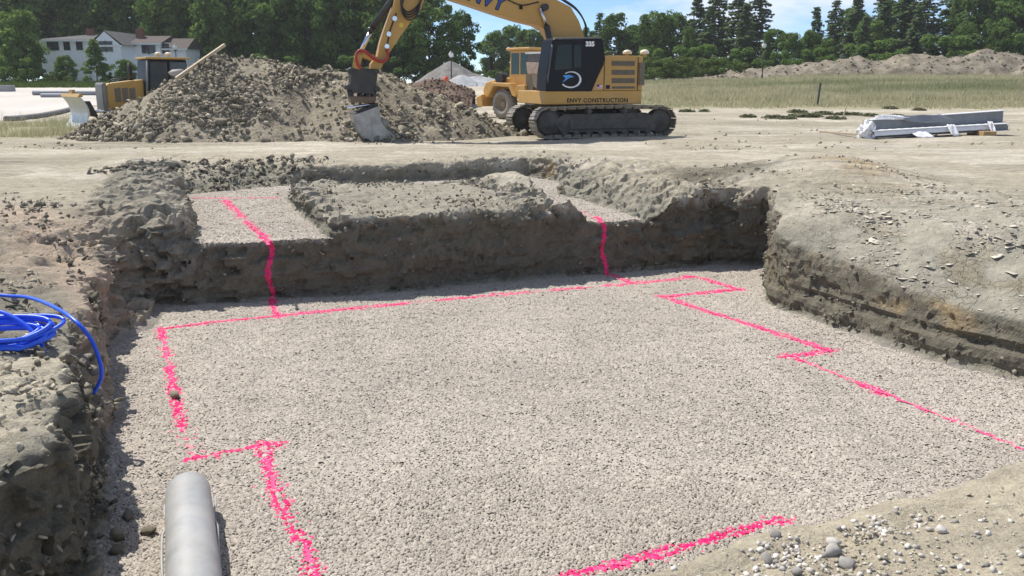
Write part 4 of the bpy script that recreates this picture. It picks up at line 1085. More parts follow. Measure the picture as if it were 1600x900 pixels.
# tilting coupler
cp = [E(*q) for q in ((547, 112), (552, 106), (584, 108), (588, 118), (585, 135), (587, 142), (580, 147), (549, 145), (542, 138), (546, 130))]
m = MB(); m.prism(cp, -0.30, 0.30); cpl = m.build('tilt_coupler', BLKM, ex, 0.02)
for q in ((548, 110), (586, 112), (543, 136), (587, 139)):
    a = E(*q); m = MB(); m.cyl((a[0], -0.4, a[1]), (a[0], 0.4, a[1]), 0.085, n=14); m.build('coupler_pin', BLKM, cpl)
m = MB()
for q0, q1 in (((546, 140), (551, 160)), ((584, 140), (582, 158)), ((562, 146), (564, 158)), ((573, 146), (569, 158))):
    a, b = E(*q0), E(*q1); m.cyl((a[0], 0.25, a[1]), (b[0], 0.25, b[1]), 0.06, n=10); m.cyl((a[0], -0.25, a[1]), (b[0], -0.25, b[1]), 0.06, n=10)
m.build('rotator_strut', BLKM, cpl)
m = MB(); a, b = E(545, 150), E(584, 160); m.prism([(a[0], a[1]), (b[0], a[1] - 0.02), (b[0], b[1]), (a[0] - 0.03, b[1])], -0.36, 0.36); m.build('rotator_frame', mat('rust_steel', (0.10, 0.06, 0.035), 0.8, var=0.4, dust=0.2), cpl, 0.02)
m = MB(); a, b = E(540, 168), E(580, 163); m.cyl((a[0], 0.30, a[1]), (b[0], 0.30, b[1]), 0.05, n=12); m.build('tilt_rod', CHROME, cpl)
# bucket
bo = [E(*q) for q in ((551, 178), (587, 165), (589, 180), (592, 192), (600, 202), (621, 216.5), (580, 217), (566, 214), (557, 205), (552, 192))]
bo = [(x, max(z, 0.02)) for x, z in bo]
m = MB(); m.prism(bo, 0.64, 0.68); m.prism(bo, -0.68, -0.64)
sh = [bo[i] for i in (0, 9, 8, 7, 6, 5)]
for (xa, za), (xb, zb) in zip(sh[:-1], sh[1:]):
    l = math.hypot(xb - xa, zb - za); nx_, nz_ = -(zb - za) / l * 0.03, (xb - xa) / l * 0.03
    if nz_ < 0 and abs(nz_) > abs(nx_): nx_, nz_ = -nx_, -nz_
    m.prism([(xa, za), (xb, zb), (xb + nx_, zb + nz_), (xa + nx_, za + nz_)], -0.64, 0.64)
bucket = m.build('bucket', WORN, ex)
m = MB(); a, b, c, d = E(549, 177), E(586, 160), E(589, 167), E(552, 181)
m.prism([a, b, c, d], -0.5, 0.5); m.build('bucket_ears', BLKM, bucket, 0.015)
for sy in (0.69,):
    m = MB(); a, b = E(567, 175), E(569, 213); m.box((min(a[0], b[0]) - 0.015, sy - 0.01, b[1]), (min(a[0], b[0]) + 0.015, sy + 0.01, a[1])); m.build('side_rib', WORN, bucket)

# ------------------------------------------------------------------ dirt pile
PILE = mat('pile_soil', (0.16, 0.142, 0.108), 0.95, var=0.25, col2=(0.31, 0.27, 0.20), scale=1.2, bump=0.05, bscale=9, spec=0.1)
CLODP = mat('pile_clod', (0.15, 0.135, 0.105), 0.95, var=0.22, col2=(0.40, 0.355, 0.27), attr='tint', bump=0.02, bscale=14, spec=0.1)
def pile_h(x, y):
    ridge = [((-14.6, 29.0), 0.15), ((-12.6, 29.8), 1.25), ((-10.4, 30.6), 2.55), ((-8.6, 30.8), 2.50), ((-6.6, 30.8), 2.15), ((-4.6, 30.6), 2.10), ((-3.0, 30.4), 1.55), ((-1.6, 30.2), 0.9), ((0.1, 30.0), 0.12)]
    z = np.full(x.shape, -1.0)
    for (a, ha), (b, hb) in zip(ridge[:-1], ridge[1:]):
        ex_, ey = b[0] - a[0], b[1] - a[1]; t = np.clip(((x - a[0]) * ex_ + (y - a[1]) * ey) / (ex_ ** 2 + ey ** 2), 0, 1)
        d = np.hypot(x - a[0] - t * ex_, y - a[1] - t * ey); h = ha + (hb - ha) * t
        z = np.maximum(z, h - np.maximum(0.0, np.sqrt(d * d + 0.12) - 0.35) * 0.70)
    p = xy0(x, y)
    return z + 0.16 * fbm(p * 0.8, 4, 91) + 0.10 * fbm(p * 2.4, 3, 92)
def heap(name, hfun, x0, x1, y0, y1, st, material, label, cat, z_off=0.0):
    """a closed heap standing on the ground, trimmed to where it rises above it"""
    X, Y = np.meshgrid(np.arange(x0, x1, st), np.arange(y0, y1, st)); x, y = X.ravel(), Y.ravel()
    h = hfun(x, y); g = Hg(x, y); idx = np.arange(len(x)).reshape(X.shape)
    F = np.stack([idx[:-1, :-1], idx[:-1, 1:], idx[1:, 1:], idx[1:, :-1]], -1).reshape(-1, 4)
    keep = (h[F] > -0.12).any(1); F = F[keep]
    V = np.stack([x, y, g + np.maximum(h, -0.15)], 1)
    used = np.unique(F); rm = np.full(len(x), -1); rm[used] = np.arange(len(used))
    return V[used], rm[F]
V, F = heap('dirt_pile', pile_h, -17, 2.5, 25.0, 36.5, 0.13, PILE, '', '')
root = empty('dirt_pile', (-8.0, 30.0, hg(-8, 30))); tag(root, 'long heap of dark lumpy earth between the bulldozer and the excavator', 'dirt pile')
bpy.context.view_layer.update(); rinv = root.matrix_world.inverted()
mound = link('mound', mesh_np('mound', V, F, True), PILE, root); mound.matrix_parent_inverse = rinv
gz = Hg(V[:, 0], V[:, 1]); ph = V[:, 2] - gz
okv = np.where((ph > -0.05) & (V[:, 1] < 32.5))[0]
lump = sst(-0.15, 0.3, fbm(V[okv] * 0.8, 3, 95)) * (0.8 + sst(-2, -9, V[okv][:, 0])) + 0.3
pk = rng.choice(okv, 12000, p=lump / lump.sum()); s = 0.02 + 0.12 * rng.random(len(pk)) ** 4
o = scatter_obj('rubble', ROCKS, V[pk] + rng.uniform(-0.07, 0.07, (len(pk), 3)) + np.array([0, 0, 0.02]), s, rng.beta(2, 2, len(pk)), CLODP, root, 0.7); o.matrix_parent_inverse = rinv; o['kind'] = 'stuff'
# lumps rolled out along the foot
CM = []
for k in range(12):
    VV, FF = hull_rock(500 + k, 10, 0.85); me = mesh_np('clod', VV, FF); fattr(me, 'tint', np.full(len(VV), 0.1 + 0.85 * k / 11)); me.materials.append(CLODP); CM.append(me)
wl = lump * np.where(ph[okv] < 0.5, 2.2, 1.0)
for k in rng.choice(okv, 280, replace=False, p=wl / wl.sum()):
    o = link('clod', random.choice(CM), None, root); s = 0.075 + 0.19 * rng.random() ** 3
    o.matrix_parent_inverse = rinv
    o.location = (V[k][0], V[k][1], max(V[k][2], gz[k]) + s * 0.2); o.scale = (s * rng.uniform(0.9, 1.35), s, s * rng.uniform(0.6, 0.95)); o.rotation_euler = (rng.normal(0, 0.5), rng.normal(0, 0.5), rng.uniform(0, 6.28))
def zpile(x, y):
    return hg(x, y) + float(pile_h(np.array([x]), np.array([y]))[0])
a, b = W(275, 123, 29.2), W(351, 70, 30.9)
m = MB(); q = (b - a).to_track_quat('X', 'Z').to_matrix().to_4x4(); m.box((0, -0.05, -0.05), ((b - a).length, 0.05, 0.05), Matrix.Translation(a) @ q)
tag(m.build('timber_pole', WOOD, None, 0.01), 'long pale timber sticking up out of the dirt pile', 'timber')
o = link('boulder', SM[3].copy()); o.location = W(280, 103, 29.9); o.scale = (0.32, 0.3, 0.24); tag(o, 'pale tan boulder on the pile beside the bulldozer cab', 'boulder')
o.location.z = zpile(o.location.x, o.location.y) + 0.12
o = link('boulder', SM[5].copy()); v = P(383, 186, 0.35); o.location = (v.x, v.y, max(zpile(v.x, v.y), 0) + 0.12); o.scale = (0.30, 0.26, 0.24); tag(o, 'tan boulder half way along the front foot of the dirt pile', 'boulder')

# ------------------------------------------------------------------ bulldozer behind the pile
DF = Vector((-0.79, -0.61, 0)).normalized(); DL = Vector((-DF.y, DF.x, 0))
c = W(228, 160, 35.5); dz = empty('bulldozer', (c.x, c.y, hg(c.x, c.y)), math.atan2(DF.y, DF.x))
tag(dz, 'yellow bulldozer with pale blade half hidden behind the dirt pile', 'bulldozer')
m = MB(); m.prism([(0.15, 0.75), (1.55, 0.75), (1.55, 1.62), (1.45, 1.70), (0.15, 1.86)], -0.5, 0.5); hood = m.build('hood', DOZER, dz, 0.04)
m = MB(); m.prism([(1.55, 0.62), (1.72, 0.62), (1.72, 1.66), (1.66, 1.74), (1.55, 1.72)], -0.56, 0.56); m.build('radiator_guard', mat('guard_grey', (0.16, 0.16, 0.155), 0.5, 0.3, dust=0.2), dz, 0.04)
for k in range(3):
    m = MB(); m.prism([(0.50 + 0.27 * k, 1.0), (0.72 + 0.27 * k, 1.0), (0.72 + 0.27 * k, 1.52), (0.50 + 0.27 * k, 1.55)], 0.50, 0.515); m.build('grille', DGREY, hood)
m = MB(); m.tube([(0.5, 0.40, 1.78), (0.55, 0.40, 1.95), (1.3, 0.40, 1.86), (1.4, 0.40, 1.72)], 0.022, 6); m.build('hood_rail', BLKM, dz)
m = MB(); m.cyl((0.42, -0.30, 1.8), (0.42, -0.30, 2.5), 0.075, n=14); m.build('exhaust_stack', BLKM, dz)
m = MB(); m.prism([(0.12, 1.2), (-0.02, 2.62), (-1.5, 2.62), (-1.62, 1.2)], -0.74, 0.74); dcab = m.build('cab', BLACK, dz, 0.03)
m = MB(); m.box((-1.62, -0.80, 2.63), (0.06, 0.80, 2.72)); m.build('cab_roof', DOZER, dcab, 0.03)
for x0, x1 in ((-0.72, -0.04), (-1.48, -0.80)):
    m = MB(); m.prism([(x1 + 0.03, 1.35), (x1 - 0.05, 2.52), (x0, 2.52), (x0, 1.35)], 0.742, 0.752); m.build('side_window', mat('dozer_glass', (0.03, 0.045, 0.06), 0.08), dcab)
m = MB(); m.tube([(0.13, 0.72, 1.25), (0.0, 0.72, 2.6)], 0.04, 6); m.build('corner_post', mat('post_light', (0.25, 0.25, 0.24), 0.5), dcab)
for x in (-0.55, -0.95):
    m = MB(); m.ring((x, 0.3, 2.72), (0, 0, 1), [(0.06, 0), (0.06, 0.08), (0.13, 0.09), (0.14, 0.14), (0.08, 0.19), (0.001, 0.20)], 16); m.build('antenna_dome', MATS['dome_white'], dcab)
for sgn in (1, -1):
    yc = sgn * 0.98
    pr = [(-1.5, 0.0), (1.2, 0.0), (1.5, 0.15), (1.55, 0.45), (1.35, 0.72), (-1.2, 0.92), (-1.6, 0.72), (-1.72, 0.35)]
    m = MB(); m.prism(pr, yc - 0.28, yc + 0.28); t_ = m.build('track', TRK, dz, 0.05)
    m = MB(); m.prism([(x * 0.82, 0.42 + (z - 0.42) * 0.6) for x, z in pr], yc - 0.285, yc + 0.285); m.build('track_frame', FRM, t_)
m = MB(); m.box((-1.7, -0.68, 0.5), (0.2, 0.68, 1.2)); m.build('chassis', DOZER, dz, 0.03)
# curved blade
bp_ = [(2.55 + 0.26 * (t * 2 - 1) ** 2 - 0.04, 0.03 + 1.18 * t) for t in np.linspace(0, 1, 9)]
m = MB(); m.prism(bp_ + [(x - 0.07, z) for x, z in bp_[::-1]], -1.5, 1.5); bl = m.build('blade', mat('blade_white', (0.62, 0.62, 0.60), 0.4, 0.2, var=0.12, dust=0.12), dz)
m = MB(); m.prism([(2.74, 1.21), (2.80, 1.21), (2.72, 1.33), (2.62, 1.33), (2.62, 1.21)], -1.5, 1.5); m.build('blade_top', DOZER, bl)
for sgn in (1, -1):
    m = MB(); m.prism([(1.9, 0.35), (2.40, 0.35), (2.40, 1.05), (2.2, 1.05)], sgn * 0.55 - 0.05, sgn * 0.55 + 0.05); m.build('push_arm', BLKM, dz)
    m = MB(); m.cyl((1.2, sgn * 0.5, 0.6), (2.42, sgn * 0.5, 0.7), 0.06, n=10); m.build('blade_ram', CHROME, dz)
m = MB(); m.box((2.60, -0.3, 1.32), (2.72, 0.2, 1.47)); m.build('blade_guard', DOZER, bl)

# ------------------------------------------------------------------ articulated dump truck
TF = Vector((-0.70, 0.71, 0)).normalized(); TLF = Vector((-TF.y, TF.x, 0))
c = P(789, 186, 0.05); tr = empty('dump_truck', (c.x - TLF.x * 1.2, c.y - TLF.y * 1.2, hg(c.x, c.y)), math.atan2(TF.y, TF.x))
tag(tr, 'yellow articulated dump truck parked behind the excavator cab', 'dump truck')
WR = 0.69
def wheel(x, y):
    sg = 1 if y > 0 else -1; ax = (0, sg, 0)
    m = MB(); m.ring((x, y - sg * 0.28, WR), ax, [(0.34, 0.02), (0.52, 0.0), (0.64, 0.06), (WR, 0.12), (WR, 0.44), (0.64, 0.50), (0.52, 0.56), (0.36, 0.53), (0.34, 0.45)], 32); t_ = m.build('wheel', RUB, tr)
    m = MB(); m.ring((x, y - sg * 0.28, WR), ax, [(0.36, 0.5), (0.34, 0.46), (0.30, 0.32), (0.17, 0.30), (0.15, 0.44), (0.02, 0.45)], 24); m.build('rim', mat('rim_tan', (0.32, 0.24, 0.16), 0.7, dust=0.3) if 'rim_tan' not in MATS else MATS['rim_tan'], t_)
    m = MB()
    for k in range(22):
        a = 2 * math.pi * k / 22; M = Matrix.Translation((x, y, WR)) @ Matrix.Rotation(a, 4, 'Y')
        m.box((-0.045, -0.19, WR - 0.02), (0.045, 0.19, WR + 0.03), M @ Matrix.Rotation(0.25, 4, 'Z'))
    m.build('tread', RUB, t_)
for x in (0.0, -3.6, -5.1):
    for y in (1.2, -1.2): wheel(x, y)
m = MB(); m.prism([(1.75, 0.95), (1.85, 1.35), (1.65, 1.72), (0.45, 1.95), (-0.1, 1.95), (-0.1, 1.2)], -0.95, 0.95); m.build('hood', VOLVO, tr, 0.05)
m = MB(); m.prism([(1.55, 0.55), (2.0, 0.55), (2.05, 1.0), (1.6, 1.15)], -1.25, 1.25); m.build('front_bumper', VOLVO, tr, 0.05)
for sg in (1, -1):
    fp = [(-1.0, 1.05), (-0.78, 1.1), (-0.55, 1.5), (0.5, 1.55), (0.85, 1.1), (1.0, 1.0), (1.1, 1.1), (0.62, 1.72), (-0.62, 1.68), (-1.05, 1.15)]
    m = MB(); m.prism(fp, sg * 0.95, sg * 1.5); m.build('fender', VOLVO, tr, 0.03)
    m = MB(); a0, a1 = sg * 0.75, sg * 1.22; m.cyl((0.42, a0, 1.92), (0.42, a1, 1.92), 0.26, n=18); m.build('air_cleaner', BLKM, tr)
m = MB(); m.prism([(-0.15, 1.3), (-0.05, 2.0), (-0.12, 3.2), (-1.35, 3.2), (-1.5, 2.0), (-1.5, 1.3)], -0.8, 0.95); tcab = m.build('cab', VOLVO, tr, 0.04)
m = MB(); m.box((-1.45, -0.88, 3.2), (0.12, 1.03, 3.33)); m.build('cab_roof', VOLVO, tcab, 0.04)
TG = mat('truck_glass', (0.02, 0.05, 0.05), 0.05, var=0.05)
for x0, x1 in ((-0.72, -0.18), (-1.32, -0.8)):
    m = MB(); m.prism([(x1, 2.1), (x1 - 0.02, 3.08), (x0, 3.08), (x0, 2.1)], 0.945, 0.957); m.build('side_window', TG, tcab)
m = MB(); m.box((-0.128, -0.65, 2.12), (-0.055, 0.8, 3.08)); m.build('windscreen', TG, tcab)
m = MB(); m.tube([(0.05, 1.0, 3.15), (0.9, 1.25, 3.0), (0.95, 1.25, 2.6)], 0.02, 6); m.box((0.86, 1.14, 2.3), (0.93, 1.40, 2.95)); m.build('mirror', BLKM, tcab)
m = MB(); m.box((-5.9, -0.5, 0.75), (-0.2, 0.5, 1.15)); m.build('frame', FRM, tr, 0.02)
m = MB(); m.box((-1.5, 0.95, 0.95), (-0.95, 1.35, 1.6)); m.build('tool_box', VOLVO, tr, 0.03)
BED = mat('bed_steel', (0.33, 0.24, 0.16), 0.7, 0.2, var=0.3, dust=0.35); BEDW = mat('bed_worn', (0.50, 0.36, 0.28), 0.7, 0.1, var=0.35, scale=5, dust=0.3)
bed = [(-1.75, 2.9), (-2.1, 1.55), (-2.6, 1.25), (-5.7, 1.25), (-6.3, 1.7), (-6.3, 2.2), (-6.0, 2.3), (-4.6, 2.5)]
m = MB()
for sy in (1.32, -1.38): m.prism(bed, sy, sy + 0.06)
m.prism([(-1.75, 3.0), (-2.1, 1.55), (-2.16, 1.55), (-1.85, 3.0)], -1.32, 1.32); m.prism([(-2.1, 1.56), (-2.6, 1.26), (-5.7, 1.26), (-6.3, 1.7), (-6.3, 1.76), (-5.7, 1.32), (-2.6, 1.32), (-2.1, 1.62)], -1.32, 1.32)
tb = m.build('dump_bed', BED, tr)
m = MB(); m.prism([(-1.68, 2.62), (-1.75, 2.12), (-4.6, 2.05), (-4.6, 2.55)], 1.385, 1.45); m.build('bed_side_plate', BEDW, tb, 0.01)
m = MB(); m.box((-4.5, 1.36, 3.0), (-1.65, 1.46, 3.08)); m.box((-1.75, -1.4, 3.0), (-1.62, 1.46, 3.08)); m.build('bed_rim', WHITE, tb)
m = MB(); m.prism([(-1.75, 3.0), (-1.8, 2.62), (-4.5, 2.55), (-4.5, 3.0)], 1.38, 1.42); m.build('bed_upper_side', mat('bed_dark', (0.08, 0.08, 0.085), 0.6, dust=0.2), tb)
m = MB(); m.prism([(-1.35, 0.5), (-1.42, 2.1), (-2.0, 2.1), (-1.75, 0.5)], 1.12, 1.2); m.build('mud_guard', mat('guard_brown', (0.13, 0.10, 0.065), 0.8, dust=0.25), tr)

# ------------------------------------------------------------------ wrapped steel beams, timber, posts
STEEL = mat('primed_steel', (0.20, 0.22, 0.25), 0.5, 0.3, var=0.15, dust=0.12); WRAP = mat('white_wrap', (0.78, 0.78, 0.78), 0.35, var=0.06, bump=0.02, bscale=9)
def beam(a, b, h, wd, wrap, label, zoff):
    a, b = Vector(a), Vector(b); L_ = (b - a).length; root = empty('steel_beam', a, math.atan2(b.y - a.y, b.x - a.x))
    root.rotation_euler.y = -math.asin((b.z - a.z) / L_); tag(root, label, 'steel beam', 'wrapped steel beams on the bare ground')
    m = MB(); m.box((0, -0.008, 0.02), (L_, 0.008, h - 0.02)); m.build('web', STEEL, root)
    for z in (0.0, h - 0.02):
        m = MB(); m.box((0, -wd, z), (L_, wd, z + 0.02)); m.build('flange', WRAP if (wrap and z > 0) else STEEL, root)
    if wrap > 1:
        n_ = 40; V, F = [], []
        for k in range(n_ + 1):
            x = L_ * 0.86 * k / n_
            for j in range(9):
                t = math.pi * (j / 8) * 1.15 - 0.25; r = wd * 1.15 * (1 + 0.10 * math.sin(k * 1.9 + j) + 0.06 * rng.normal())
                V.append((x, -math.cos(t) * r, h * 0.45 + math.sin(t) * h * 0.62 * (1 + 0.05 * math.sin(k * 2.3))))
        F = [(k * 9 + j, k * 9 + j + 1, (k + 1) * 9 + j + 1, (k + 1) * 9 + j) for k in range(n_) for j in range(8)]
        m = MB(); m.add(V, F, True); m.build('plastic_wrap', WRAP, root)
    return root
g0 = hg(13, 28.8)
q = [P(1372, 211, 0.02), P(1578, 197, 0.10)]
y0 = 28.9
def gp(px, Y, z): v = W(px, 100, Y); return (v.x, Y, z + hg(v.x, Y))
beam(gp(1368, 29.9, 0.20), gp(1578, 30.9, 0.42), 0.42, 0.16, 1, 'tall bare grey steel beam at the back of the stack', 0)
beam(gp(1372, 29.2, 0.03), gp(1586, 30.3, 0.18), 0.24, 0.15, 2, 'low steel beam wrapped in white plastic at the front of the stack', 0)
beam(gp(1400, 29.7, 0.04), gp(1588, 30.75, 0.16), 0.18, 0.10, 1, 'thin steel beam lying between the tall and the wrapped beam', 0)
for px, Y, lab in ((1554, 29.75, 'square timber block under the right end of the wrapped beam'), (1380, 30.05, 'timber block under the left end of the tall beam')):
    x, _, z = gp(px, Y, 0); m = MB(); m.box((-0.24, -0.3, 0), (0.2, 0.8, 0.17)); o = m.build('timber_block', mat('block_wood', (0.36, 0.24, 0.11), 0.8) if 'block_wood' not in MATS else MATS['block_wood'], None, 0.01); o.location = (x, Y, z); tag(o, lab, 'timber block')
def ruff(px, Y, z, sx, sy, sz, label):
    x, _, zz = gp(px, Y, z); bm = bmesh.new(); bmesh.ops.create_icosphere(bm, subdivisions=4, radius=1.0)
    co = np.array([v.co[:] for v in bm.verts]); c1_, r_, _d = cells(co * 2.6, px)
    d = 0.72 + 0.5 * r_ + 0.25 * fbm(co * 3, 2, px)
    for v, k in zip(bm.verts, d): v.co = Vector((v.co.x * k * sx, v.co.y * k * sy, max(v.co.z * k, -0.55) * sz + 0.5 * sz))
    me = bpy.data.meshes.new('plastic_bundle'); bm.to_mesh(me); bm.free()
    o = link('plastic_bundle', me, WRAP); o.location = (x, Y, zz); tag(o, label, 'plastic sheet')
ruff(1364, 29.5, 0.0, 0.28, 0.34, 0.36, 'crumpled white plastic bunched at the left end of the steel beams')
ruff(1396, 30.02, 0.60, 0.50, 0.16, 0.10, 'torn flap of white plastic on top of the tall steel beam')
def flap(px0, px1, Y, zt_, zb_, label, material=WRAP, lean=-0.25):
    a_, b_ = Vector(gp(px0, Y, 0)), Vector(gp(px1, Y, 0)); V, F = [], []; nu, nv = 9, 7
    for i_ in range(nu):
        for j_ in range(nv):
            u_, v_ = i_ / (nu - 1), j_ / (nv - 1); base = a_.lerp(b_, u_ + 0.35 * v_)
            V.append((base.x, base.y + lean * v_ + 0.02 * math.sin(u_ * 9 + v_ * 4), base.z + zt_ + (zb_ - zt_) * v_ * (0.9 + 0.1 * math.sin(u_ * 3.1)) + 0.012 * math.sin(u_ * 13)))
    F = [(i_ * nv + j_, i_ * nv + j_ + 1, (i_ + 1) * nv + j_ + 1, (i_ + 1) * nv + j_) for i_ in range(nu - 1) for j_ in range(nv - 1)]
    m = MB(); m.add(V, F, True); o = m.build('plastic_sheet', material); o.modifiers.new('s', 'SOLIDIFY').thickness = 0.008; tag(o, label, 'plastic sheet')
flap(1490, 1502, 29.62, 0.40, 0.03, 'white plastic flap hanging from the middle of the wrapped beam')
flap(1554, 1562, 29.95, 0.48, 0.08, 'narrow white plastic strip hanging near the timber block')
flap(1432, 1458, 29.35, 0.20, 0.02, 'white plastic fold spilling under the left half of the wrapped beam')
flap(1404, 1478, 30.05, 0.72, 0.46, 'dark sheet lying over the top of the tall beam', STEEL, -0.12)
a, b = gp(1290, 31.6, 0.03), gp(1362, 30.2, 0.03)
m = MB(); v = Vector(b) - Vector(a); m.box((0, -0.06, 0), (v.length, 0.06, 0.07), Matrix.Translation(a) @ v.to_track_quat('X', 'Z').to_matrix().to_4x4()); tag(m.build('timber_plank', WOOD), 'pale timber plank on the ground left of the steel beams', 'plank')
x, Y = W(1278, 150, 57).x, 57.0
m = MB(); m.box((-0.05, -0.05, -0.2), (0.05, 0.05, 1.45), Matrix.Rotation(0.07, 4, 'Y')); o = m.build('fence_post', mat('dark_post', (0.05, 0.055, 0.06), 0.7)); o.location = (x, Y, hg(x, Y)); tag(o, 'lone dark post leaning in the tall grass', 'post')
x, Y = W(1318, 170, 44).x, 44.0
m = MB(); m.box((-0.025, -0.02, -0.2), (0.025, 0.02, 0.75), Matrix.Rotation(0.22, 4, 'Y')); o = m.build('survey_stake', WOOD); o.location = (x, Y, hg(x, Y)); tag(o, 'thin pale survey stake leaning beside the weeds', 'stake')
def lamp(px, ytop, Y, label):
    x = W(px, 100, Y).x; g = hg(x, Y); H = W(px, ytop, Y).z - g
    r = empty('street_lamp', (x, Y, g)); tag(r, label, 'street lamp', 'black post lamps along the far road')
    m = MB(); m.cyl((0, 0, -0.2), (0, 0, 0.8), 0.13, 0.09, n=12); m.cyl((0, 0, 0.8), (0, 0, H - 0.7), 0.07, 0.055, n=12); m.cyl((0, 0, H - 0.75), (0, 0, H - 0.62), 0.16, n=12); m.build('post', BLKM, r)
    m = MB(); m.ring((0, 0, H - 0.62), (0, 0, 1), [(0.10, 0), (0.23, 0.18), (0.25, 0.34), (0.16, 0.5)], 14); m.build('globe', WHITE, r)
    m = MB(); m.ring((0, 0, H - 0.12), (0, 0, 1), [(0.19, 0), (0.10, 0.09), (0.02, 0.16)], 14); m.build('cap', BLKM, r)
lamp(705, 80, 92, 'black post lamp in front of the pointed grey heap')
lamp(1192, 66, 96, 'black post lamp at the edge of the grass field')
lamp(276, 69, 100, 'black post lamp beside the white house')

# ------------------------------------------------------------------ far heaps, mound, lot and kerb
def heap_obj(name, peaks, x0, x1, y0, y1, st, col, col2, label, cat, nz=0.12, slope=0.62, nsc=1.0, clods=0, cs=0.2):
    def hf(x, y):
        z = np.full(x.shape, -1.0)
        for cx, cy, h, fl in peaks:
            d = np.hypot((x - cx) / fl, y - cy); z = np.maximum(z, h - np.maximum(0, np.sqrt(d * d + 0.2) - 0.4) * slope)
        return z + nz * fbm(xy0(x, y) * nsc, 4, int(abs(x0) * 7) % 97)
    V, F = heap(name, hf, x0, x1, y0, y1, st, None, '', '')
    m_ = mat(name + '_soil', col, 0.95, var=0.2, col2=col2, scale=0.9, bump=0.08, bscale=3.5, spec=0.1)
    root = empty(name, ((x0 + x1) / 2, (y0 + y1) / 2, hg((x0 + x1) / 2, (y0 + y1) / 2))); tag(root, label, cat)
    bpy.context.view_layer.update(); inv_ = root.matrix_world.inverted()
    o = link('mound', mesh_np('mound', V, F, True), m_, root); o.matrix_parent_inverse = inv_
    if clods:
        k = rng.integers(0, len(V), clods); s = cs * (0.3 + 0.7 * rng.random(clods) ** 2)
        cm = mat(name + '_clod', col, 0.95, var=0.3, col2=col2, attr='tint', spec=0.1)
        o = scatter_obj('rubble', ROCKS, V[k], s, rng.beta(2, 2, clods), cm, root, 0.6); o.matrix_parent_inverse = inv_; o['kind'] = 'stuff'
def WX(px, Y): return W(px, 130, Y).x
heap_obj('topsoil_heap', [(WX(668, 56), 56, 1.75, 1.3), (WX(690, 57), 57, 1.7, 1.3), (WX(706, 56), 56.5, 0.7, 1.5)], WX(640, 56), WX(740, 56), 52, 61, 0.2, (0.11, 0.075, 0.055), (0.20, 0.145, 0.11), 'low dark brown heap behind the right end of the dirt pile', 'heap', 0.2, 0.6, 1.2, 900, 0.16)
heap_obj('stone_heap', [(WX(705, 97), 97, 2.5, 1.0)], WX(650, 97), WX(760, 97), 91, 103, 0.35, (0.15, 0.14, 0.13), (0.25, 0.235, 0.22), 'pointed dark grey heap of stone behind the lamp', 'heap', 0.12, 0.62)
heap_obj('sand_heap', [(WX(722, 90), 90, 1.15, 1.0)], WX(690, 90), WX(750, 90), 86, 94, 0.3, (0.30, 0.31, 0.32), (0.42, 0.43, 0.43), 'small light grey cone shaped heap beside the pointed heap', 'heap', 0.05, 0.62)
heap_obj('sand_heap', [(WX(746, 91), 91, 0.95, 2.2)], WX(715, 91), WX(790, 91), 87, 95, 0.3, (0.30, 0.31, 0.32), (0.42, 0.43, 0.43), 'low wide light grey heap just left of the dump truck', 'heap', 0.05, 0.5)
heap_obj('stone_heap', [(WX(735, 99), 99, 1.3, 1.4)], WX(705, 99), WX(775, 99), 95, 103, 0.35, (0.17, 0.16, 0.15), (0.26, 0.25, 0.235), 'low dark grey heap behind the two light grey heaps', 'heap', 0.1, 0.55)
heap_obj('earth_mound', [(WX(1130, 104), 104, 0.7, 3), (WX(1230, 104), 104, 1.1, 4), (WX(1340, 104), 104, 1.7, 5), (WX(1440, 104), 104, 2.4, 5), (WX(1530, 104), 104, 2.6, 6), (WX(1640, 104), 104, 2.5, 6), (WX(1800, 104), 104, 2.6, 6)],
         WX(1080, 104), WX(1950, 104), 95, 113, 0.55, (0.135, 0.115, 0.085), (0.27, 0.235, 0.18), 'long low mound of bare brown earth beyond the grass field', 'earth mound', 0.9, 0.42, 0.55, 1500, 0.3)
def drape(name, poly, material, st, lift, kind='structure'):
    a = np.array(poly); X, Y = np.meshgrid(np.arange(a[:, 0].min(), a[:, 0].max(), st), np.arange(a[:, 1].min(), a[:, 1].max(), st)); x, y = X.ravel(), Y.ravel()
    idx = np.arange(len(x)).reshape(X.shape); F = np.stack([idx[:-1, :-1], idx[:-1, 1:], idx[1:, 1:], idx[1:, :-1]], -1).reshape(-1, 4)
    F = F[sdf(poly, x[F].mean(1), y[F].mean(1)) < 0]
    me = mesh_np(name, np.stack([x, y, Hg(x, y) + lift], 1), F, True); o = link(name, me, material); o['kind'] = kind
    return o
lot = [(WX(-150, 42), 42), (WX(2, 41.5), 41.5), (WX(60, 46), 46), (WX(130, 56), 56), (WX(240, 62), 62), (WX(260, 84), 84), (WX(-150, 84), 84)]
drape('lot', lot, mat('pale_concrete', (0.50, 0.46, 0.41), 0.9, var=0.12, scale=0.15), 0.5, 0.03)
def ground_tube(pts, r, k=8): return [(x, y, hg(x, y) + r * 0.8) for x, y in [(v.x, v.y) for v in curve([(a, b, 0) for a, b in pts], k)]]
m = MB(); m.tube(ground_tube([(WX(2, 41.2), 41.2), (WX(25, 43), 43), (WX(60, 45.8), 45.8), (WX(95, 50), 50), (WX(130, 55.5), 55.5)], 0.14), 0.14, 8); tag(m.build('edging_strip', mat('kerb_grey', (0.16, 0.16, 0.165), 0.8, dust=0.2)), 'curved grey edging strip along the near side of the pale lot', 'edging')
